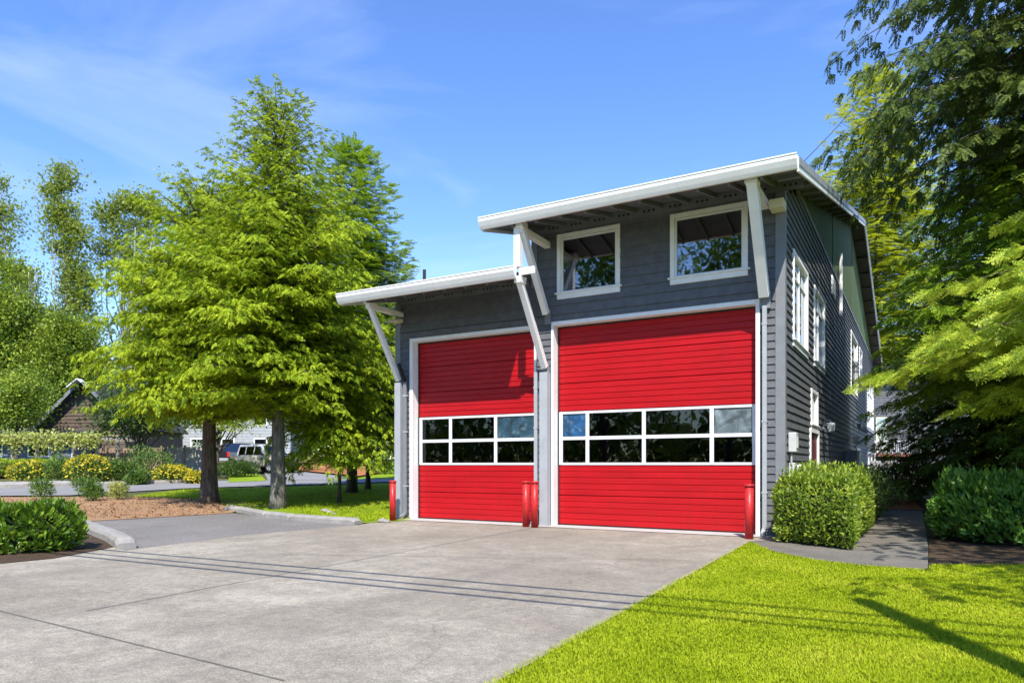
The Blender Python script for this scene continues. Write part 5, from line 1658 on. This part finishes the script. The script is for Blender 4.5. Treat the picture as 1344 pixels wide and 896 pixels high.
M['tan_paint'] = paint('tan_car_paint', (0.40, 0.36, 0.28), 0.3, 0.03, spec=0.6)
M['silver_paint'] = paint('silver_car_paint', (0.46, 0.46, 0.46), 0.3, 0.03, spec=0.6)
M['black_paint'] = paint('black_car_paint', (0.02, 0.02, 0.022), 0.2, 0.03, spec=0.6)
M['car_glass'] = glass_mat('car_glass', (0.06, 0.065, 0.07), 0.10)
M['lamp_red'] = paint('red_tail_lamp', (0.55, 0.02, 0.02), 0.2, 0.03, spec=0.7)
M['lamp_clear'] = paint('clear_head_lamp', (0.7, 0.72, 0.75), 0.15, 0.03, spec=0.7)
M['plate'] = paint('number_plate', (0.6, 0.62, 0.65), 0.4, 0.03)

def suv(x, y, rz):
    t = thing('parked_suv', 'tan and silver four wheel drive parked beyond the grey cedar trunk', 'car', (x, y, float(ground(x, y)) + 0.02), rz)
    body_mesh([(-2.35, .80, .80, .50, 1.05), (-2.25, .92, .90, .38, 1.10), (-1.0, .93, .90, .36, 1.12), (0.9, .93, .90, .36, 1.10), (1.25, .93, .88, .36, 1.06), (2.1, .90, .84, .40, 0.98), (2.35, .80, .75, .48, 0.88)], 'tan_paint', t)
    b = t.children[0]
    # cabin
    vs = []
    for x_, w, z in ((-2.2, .86, 1.10), (-2.02, .70, 1.82), (0.25, .70, 1.84), (1.15, .84, 1.10)):
        vs += [(x_, -w, z), (x_, w, z)]
    mb = MB(); mb.add(vs, [(0, 2, 3, 1), (2, 4, 5, 3), (4, 6, 7, 5), (0, 1, 7, 6), (0, 6, 4, 2), (1, 3, 5, 7)])
    cb = mb.build('cabin', M['silver_paint'], t, local=True, bevel=0.04, fixn=True)
    for s in (-1, 1):
        for x0, x1 in ((-1.95, -1.25), (-1.15, -0.35), (-0.25, 0.45)):
            def W(z): return s*((.86 - .16*(z - 1.1)/.73) + 0.012)
            xa = x0 + (0.05 if x0 < -1.9 else 0); xb = x1 - (0.12 if x1 > 0.4 else 0)
            x1b = x1 + (0.18 if x1 > 0.4 else 0)
            mb = MB(); mb.quad((x0, W(1.16), 1.16), (x1b, W(1.16), 1.16), (xb, W(1.70), 1.70), (xa, W(1.70), 1.70)); mb.build('side_window', M['car_glass'], cb, local=True)
    mb = MB(); mb.quad((1.10, -.76, 1.17), (1.10, .76, 1.17), (0.42, .62, 1.74), (0.42, -.62, 1.74)); mb.build('windscreen', M['car_glass'], cb, local=True)
    mb = MB(); mb.quad((-2.215, -.70, 1.16), (-2.215, .70, 1.16), (-2.07, .6, 1.72), (-2.07, -.6, 1.72)); mb.build('rear_window', M['car_glass'], cb, local=True)
    for s in (-1, 1):
        mb = MB(); mb.bar((-1.9, s*.55, 1.90), (0.1, s*.55, 1.90), 0.04, 0.04); mb.build('roof_rail', M['rubber'], cb, local=True)
        mb = MB(); mb.box(0.75, 0.88, s*1.0 - 0.09, s*1.0 + 0.09, 1.10, 1.25); mb.build('mirror', M['rubber'], t, local=True, bevel=0.02)
        mb = MB(); mb.box(2.24, 2.37, s*.62 - .13, s*.62 + .13, .72, .88); mb.build('headlight', M['lamp_clear'], t, local=True, bevel=0.02)
        mb = MB(); mb.box(-2.39, -2.28, s*.78 - .07, s*.78 + .07, .80, 1.05); mb.build('tail_light', M['lamp_red'], t, local=True, bevel=0.02)
        for xw in (-1.42, 1.42): wheel(t, xw, s*.90, s)
        for xw in (-1.42, 1.42):
            mb = MB(); ring = [(xw + .47*math.cos(a), s*0.936, 0.38 + .47*math.sin(a)) for a in np.linspace(0, math.pi, 13)] + [(xw - .47, s*.936, .34), (xw + .47, s*.936, .34)]
            mb.add(ring, [tuple(range(15)) if s > 0 else tuple(range(15))[::-1]]); mb.build('wheel_arch', M['rubber'], b, local=True)
    mb = MB(); mb.box(2.3, 2.46, -.85, .85, .40, .62); mb.build('bumper', M['rubber'], t, local=True, bevel=0.03)
    mb = MB(); mb.box(-2.46, -2.3, -.85, .85, .42, .62); mb.build('bumper', M['rubber'], t, local=True, bevel=0.03)
    return t
def pickup(x, y, rz):
    t = thing('pickup_truck', 'black pickup seen from behind with a red tail lamp', 'truck', (x, y, float(ground(x, y)) + 0.02), rz)
    body_mesh([(-2.8, .94, .92, .55, 1.18), (-1.0, .96, .93, .50, 1.18), (1.2, .96, .92, .48, 1.18), (2.5, .93, .86, .48, 1.10), (2.8, .85, .78, .52, 1.0)], 'black_paint', t)
    vs = []
    for x_, w, z in ((-0.7, .86, 1.17), (-0.5, .70, 1.85), (0.8, .70, 1.87), (1.5, .84, 1.15)): vs += [(x_, -w, z), (x_, w, z)]
    mb = MB(); mb.add(vs, [(0, 2, 3, 1), (2, 4, 5, 3), (4, 6, 7, 5), (0, 1, 7, 6), (0, 6, 4, 2), (1, 3, 5, 7)]); cb = mb.build('cabin', M['black_paint'], t, local=True, bevel=0.04, fixn=True)
    mb = MB(); mb.quad((-0.69, -.66, 1.25), (-0.69, .66, 1.25), (-0.555, .58, 1.76), (-0.555, -.58, 1.76)); mb.build('rear_window', M['car_glass'], cb, local=True)
    mb = MB(); mb.box(-2.85, -2.79, -.72, .72, .72, 1.19); tg_ = mb.build('tailgate', M['black_paint'], t, local=True, bevel=0.01)
    mb = MB(); mb.box(-2.865, -2.851, -.10, .10, .98, 1.04); mb.build('badge', M['plate'], tg_, local=True)
    for s in (-1, 1):
        mb = MB(); mb.box(-2.87, -2.74, s*.85 - .09, s*.85 + .09, .78, 1.14); mb.build('tail_light', M['lamp_red'], t, local=True, bevel=0.015)
        for xw in (-1.7, 1.8): wheel(t, xw, s*.92, s, 0.40)
    mb = MB(); mb.box(-3.0, -2.82, -.90, .90, .50, .70); bp = mb.build('bumper', M['metal'], t, local=True, bevel=0.02)
    mb = MB(); mb.box(-3.015, -3.001, -.16, .16, .53, .67); mb.build('number_plate', M['plate'], bp, local=True)
    return t
x, y = at(351, 47)
suv(x, y, YAW + math.radians(-35))
x, y = at(310, 54)
pickup(x, y, YAW + math.radians(84))

# ------------------------------------------------------------ utility pole and wires behind the camera's shoulder
M['pole_wood'] = bark_mat('pole_wood', (0.16, 0.12, 0.09), (0.26, 0.20, 0.15), (20, 20, 1.5))
x, y = c2w(3.42, 0.5)
up_ = thing('utility_pole', 'wooden utility pole whose shadow points across the lawn', 'pole', (x, y, 0))
mb = MB(); mb.lathe([(0.17, 0), (0.13, 8.9), (0.09, 9.0)], (x, y, 0), 16); mb.build('pole', M['pole_wood'], up_, smooth=True)
wd = Vector((-8.5, 4.63)).normalized()
wdn = Vector((4.63, 8.5)).normalized()
def wire_pt(s, o, h):
    X, Y = c2w(3.42 + wd.x*s + wdn.x*o, 0.5 + wd.y*s + wdn.y*o); return (X, Y, h)
mb = MB(); mb.bar(wire_pt(0, -0.42, 7.12), wire_pt(0, 0.52, 7.12), 0.05, 0.06); mb.build('crossarm', M['pole_wood'], up_)
for o, lab in ((-0.38, 'overhead wire nearest the road'), (0.0, 'overhead wire in the middle of three'), (0.48, 'overhead wire nearest the station')):
    w = MB(); pts = []
    for k in range(41):
        s = -26 + 70*k/40
        sag = 0.35*(1 - (abs(s)/26 if s < 0 else 0) ) if s < 0 else 0
        h = 7.22 - 0.9*(1 - (1 - 2*(s/44))**2)*0.5 if s > 0 else 7.22
        pts.append(wire_pt(s, o*(1 - 0.5*max(0, s)/44), h))
    w.tube(pts, 0.034, 6)
    wo_ = w.build('overhead_wire', M['rubber'])
    tag(wo_, lab, 'wire', 'overhead wires strung past the drive')
# service cable from the eave to the trees
mb = MB()
a = Vector((0.5, -1.2, 7.25)); x, y = at(1190, 26); b = Vector((x, y, ht(20, 26)))
pts = [a.lerp(b, k/12) - Vector((0, 0, 0.5*math.sin(math.pi*k/12))) for k in range(13)]
mb.tube(pts, 0.008, 5)
tag(mb.build('service_cable', M['rubber']), 'thin black service cable rising from the roof corner', 'cable')

# ------------------------------------------------------------ things glimpsed inside the left bay
mb = MB(); mb.tube([(-7.6 + 0.55*math.cos(a), 1.4, 1.75 + 0.35*math.sin(a)) for a in np.linspace(0, 2*math.pi, 25)], 0.014, 5); 
tag(mb.build('hanging_hoop', M['metal']), 'thin metal hoop hanging behind the middle pane of the left door', 'hoop')

# ------------------------------------------------------------ grass blades, chips, litter
def inpoly(q, poly):
    ins = np.zeros(len(q), bool); P_ = np.array(poly); j = len(P_) - 1
    for i in range(len(P_)):
        xi, yi = P_[i]; xj, yj = P_[j]
        c = ((yi > q[:, 1]) != (yj > q[:, 1])) & (q[:, 0] < (xj - xi)*(q[:, 1] - yi)/(yj - yi + 1e-12) + xi)
        ins ^= c; j = i
    return ins
def blades(name, label, poly, n, L, W, Zr, mats, seed, zoff=0.0, jit=0.022):
    r = np.random.default_rng(seed); P_ = np.array(poly)
    # denser near the camera, as the eye needs it
    Z = Zr[0] + (Zr[1] - Zr[0])*r.uniform(0, 1, n)**1.25
    X = r.uniform(-0.75, 0.78, n)*Z
    q = np.stack(c2w(X, Z), 1)
    m = inpoly(q, poly); q = q[m]; Z = Z[m]
    q = q + r.normal(0, jit, q.shape)
    g = ground(q[:, 0], q[:, 1])
    az = r.uniform(0, 2*math.pi, len(q)); tilt = r.uniform(0.15, 0.9, len(q))
    up = np.stack([np.cos(az)*np.sin(tilt), np.sin(az)*np.sin(tilt), np.cos(tilt)], 1)
    side = np.stack([-np.sin(az), np.cos(az), np.zeros(len(q))], 1)
    patch = 0.5 + 0.5*np.sin(q[:, 0]*1.7 + np.sin(q[:, 1]*1.3)*2)*np.sin(q[:, 1]*2.1)
    l = L*r.uniform(0.5, 1.25, len(q))*(0.8 + 0.35*patch); w = W*(0.6 + Z/Zr[1]*0.8)
    b = np.column_stack([q, g - 0.004 + zoff])
    mid = b + up*(l*0.55)[:, None]; tip = b + up*l[:, None] + np.stack([np.cos(az), np.sin(az), -0.4*np.ones(len(q))], 1)*(l*0.25)[:, None]
    V = np.stack([b - side*(w*0.4)[:, None], mid + side*(w*0.5)[:, None], tip, mid - side*(w*0.5)[:, None]], 1).reshape(-1, 3)
    F = np.arange(len(V)).reshape(-1, 4)
    o = mesh_obj(name, V, F, mats)
    return tag(o, label, kind='stuff')
lawn_in = [(p[0], p[1]) for p in lawn_poly]
blades('grass', 'short bright grass covering the lawn at the right', lawn_in, 700000, 0.042, 0.007, (4.2, 14.5), M['blade'], 5)
left_poly = [gp(172, 652), gp(300, 657), gp(345, 664), gp(470, 684), gp(538, 682), gp(548, 634), gp(330, 641), gp(240, 643)]
blades('grass', 'grass growing under the cedars beyond the kerb', left_poly, 160000, 0.08, 0.016, (19, 36), M['blade'], 6, 0.01)
def chips():
    r = np.random.default_rng(8); n = 16000
    Z = r.uniform(20, 33, n); X = r.uniform(-0.85, -0.3, n)*Z
    q = np.stack(c2w(X, Z), 1); poly = [gp(-90, 690), gp(108, 684), gp(300, 673), gp(345, 664), gp(300, 655), gp(200, 652), gp(90, 652), gp(-90, 652)]
    q = q[inpoly(q, poly)]
    P = np.column_stack([q, ground(q[:, 0], q[:, 1]) + 0.015])
    V, F = place(LEAF, P, rand_dirs(r, len(P)), norm(rand_dirs(r, len(P)) + np.array([0, 0, 1.5])), r.uniform(0.04, 0.10, len(P)))
    tag(mesh_obj('bark_chips', V, F, M['mulch']), 'loose bark chips strewn over the mulch bed', kind='stuff')
chips()
def litter():
    r = np.random.default_rng(18); n = 420
    q = []
    for i in range(n):
        k = r.random()
        if k < 0.45: a = gp(r.uniform(985, 1215), 0) if False else at(r.uniform(990, 1215), r.uniform(10.8, 20)); q.append(a)
        elif k < 0.7: q.append((-10 + 9.5*r.random(), -0.3 - abs(r.normal(0, 0.25))))
        else: q.append(gp(r.uniform(60, 480), r.uniform(690, 730)))
    q = np.array(q)
    P = np.column_stack([q, np.full(len(q), 0.012) + ground(q[:, 0], q[:, 1])])
    V, F = place(LEAF, P, rand_dirs(r, len(P))*np.array([1, 1, 0.1]), norm(r.normal(0, 0.2, P.shape) + np.array([0, 0, 1.0])), r.uniform(0.02, 0.05, len(P)))
    tag(mesh_obj('fallen_leaves', V, F, M['mulch']), 'scattered dry leaves and twigs on the paving', kind='stuff')
litter()
print('OBJECTS', len(bpy.data.objects), 'faces', sum(len(m.polygons) for m in bpy.data.meshes))
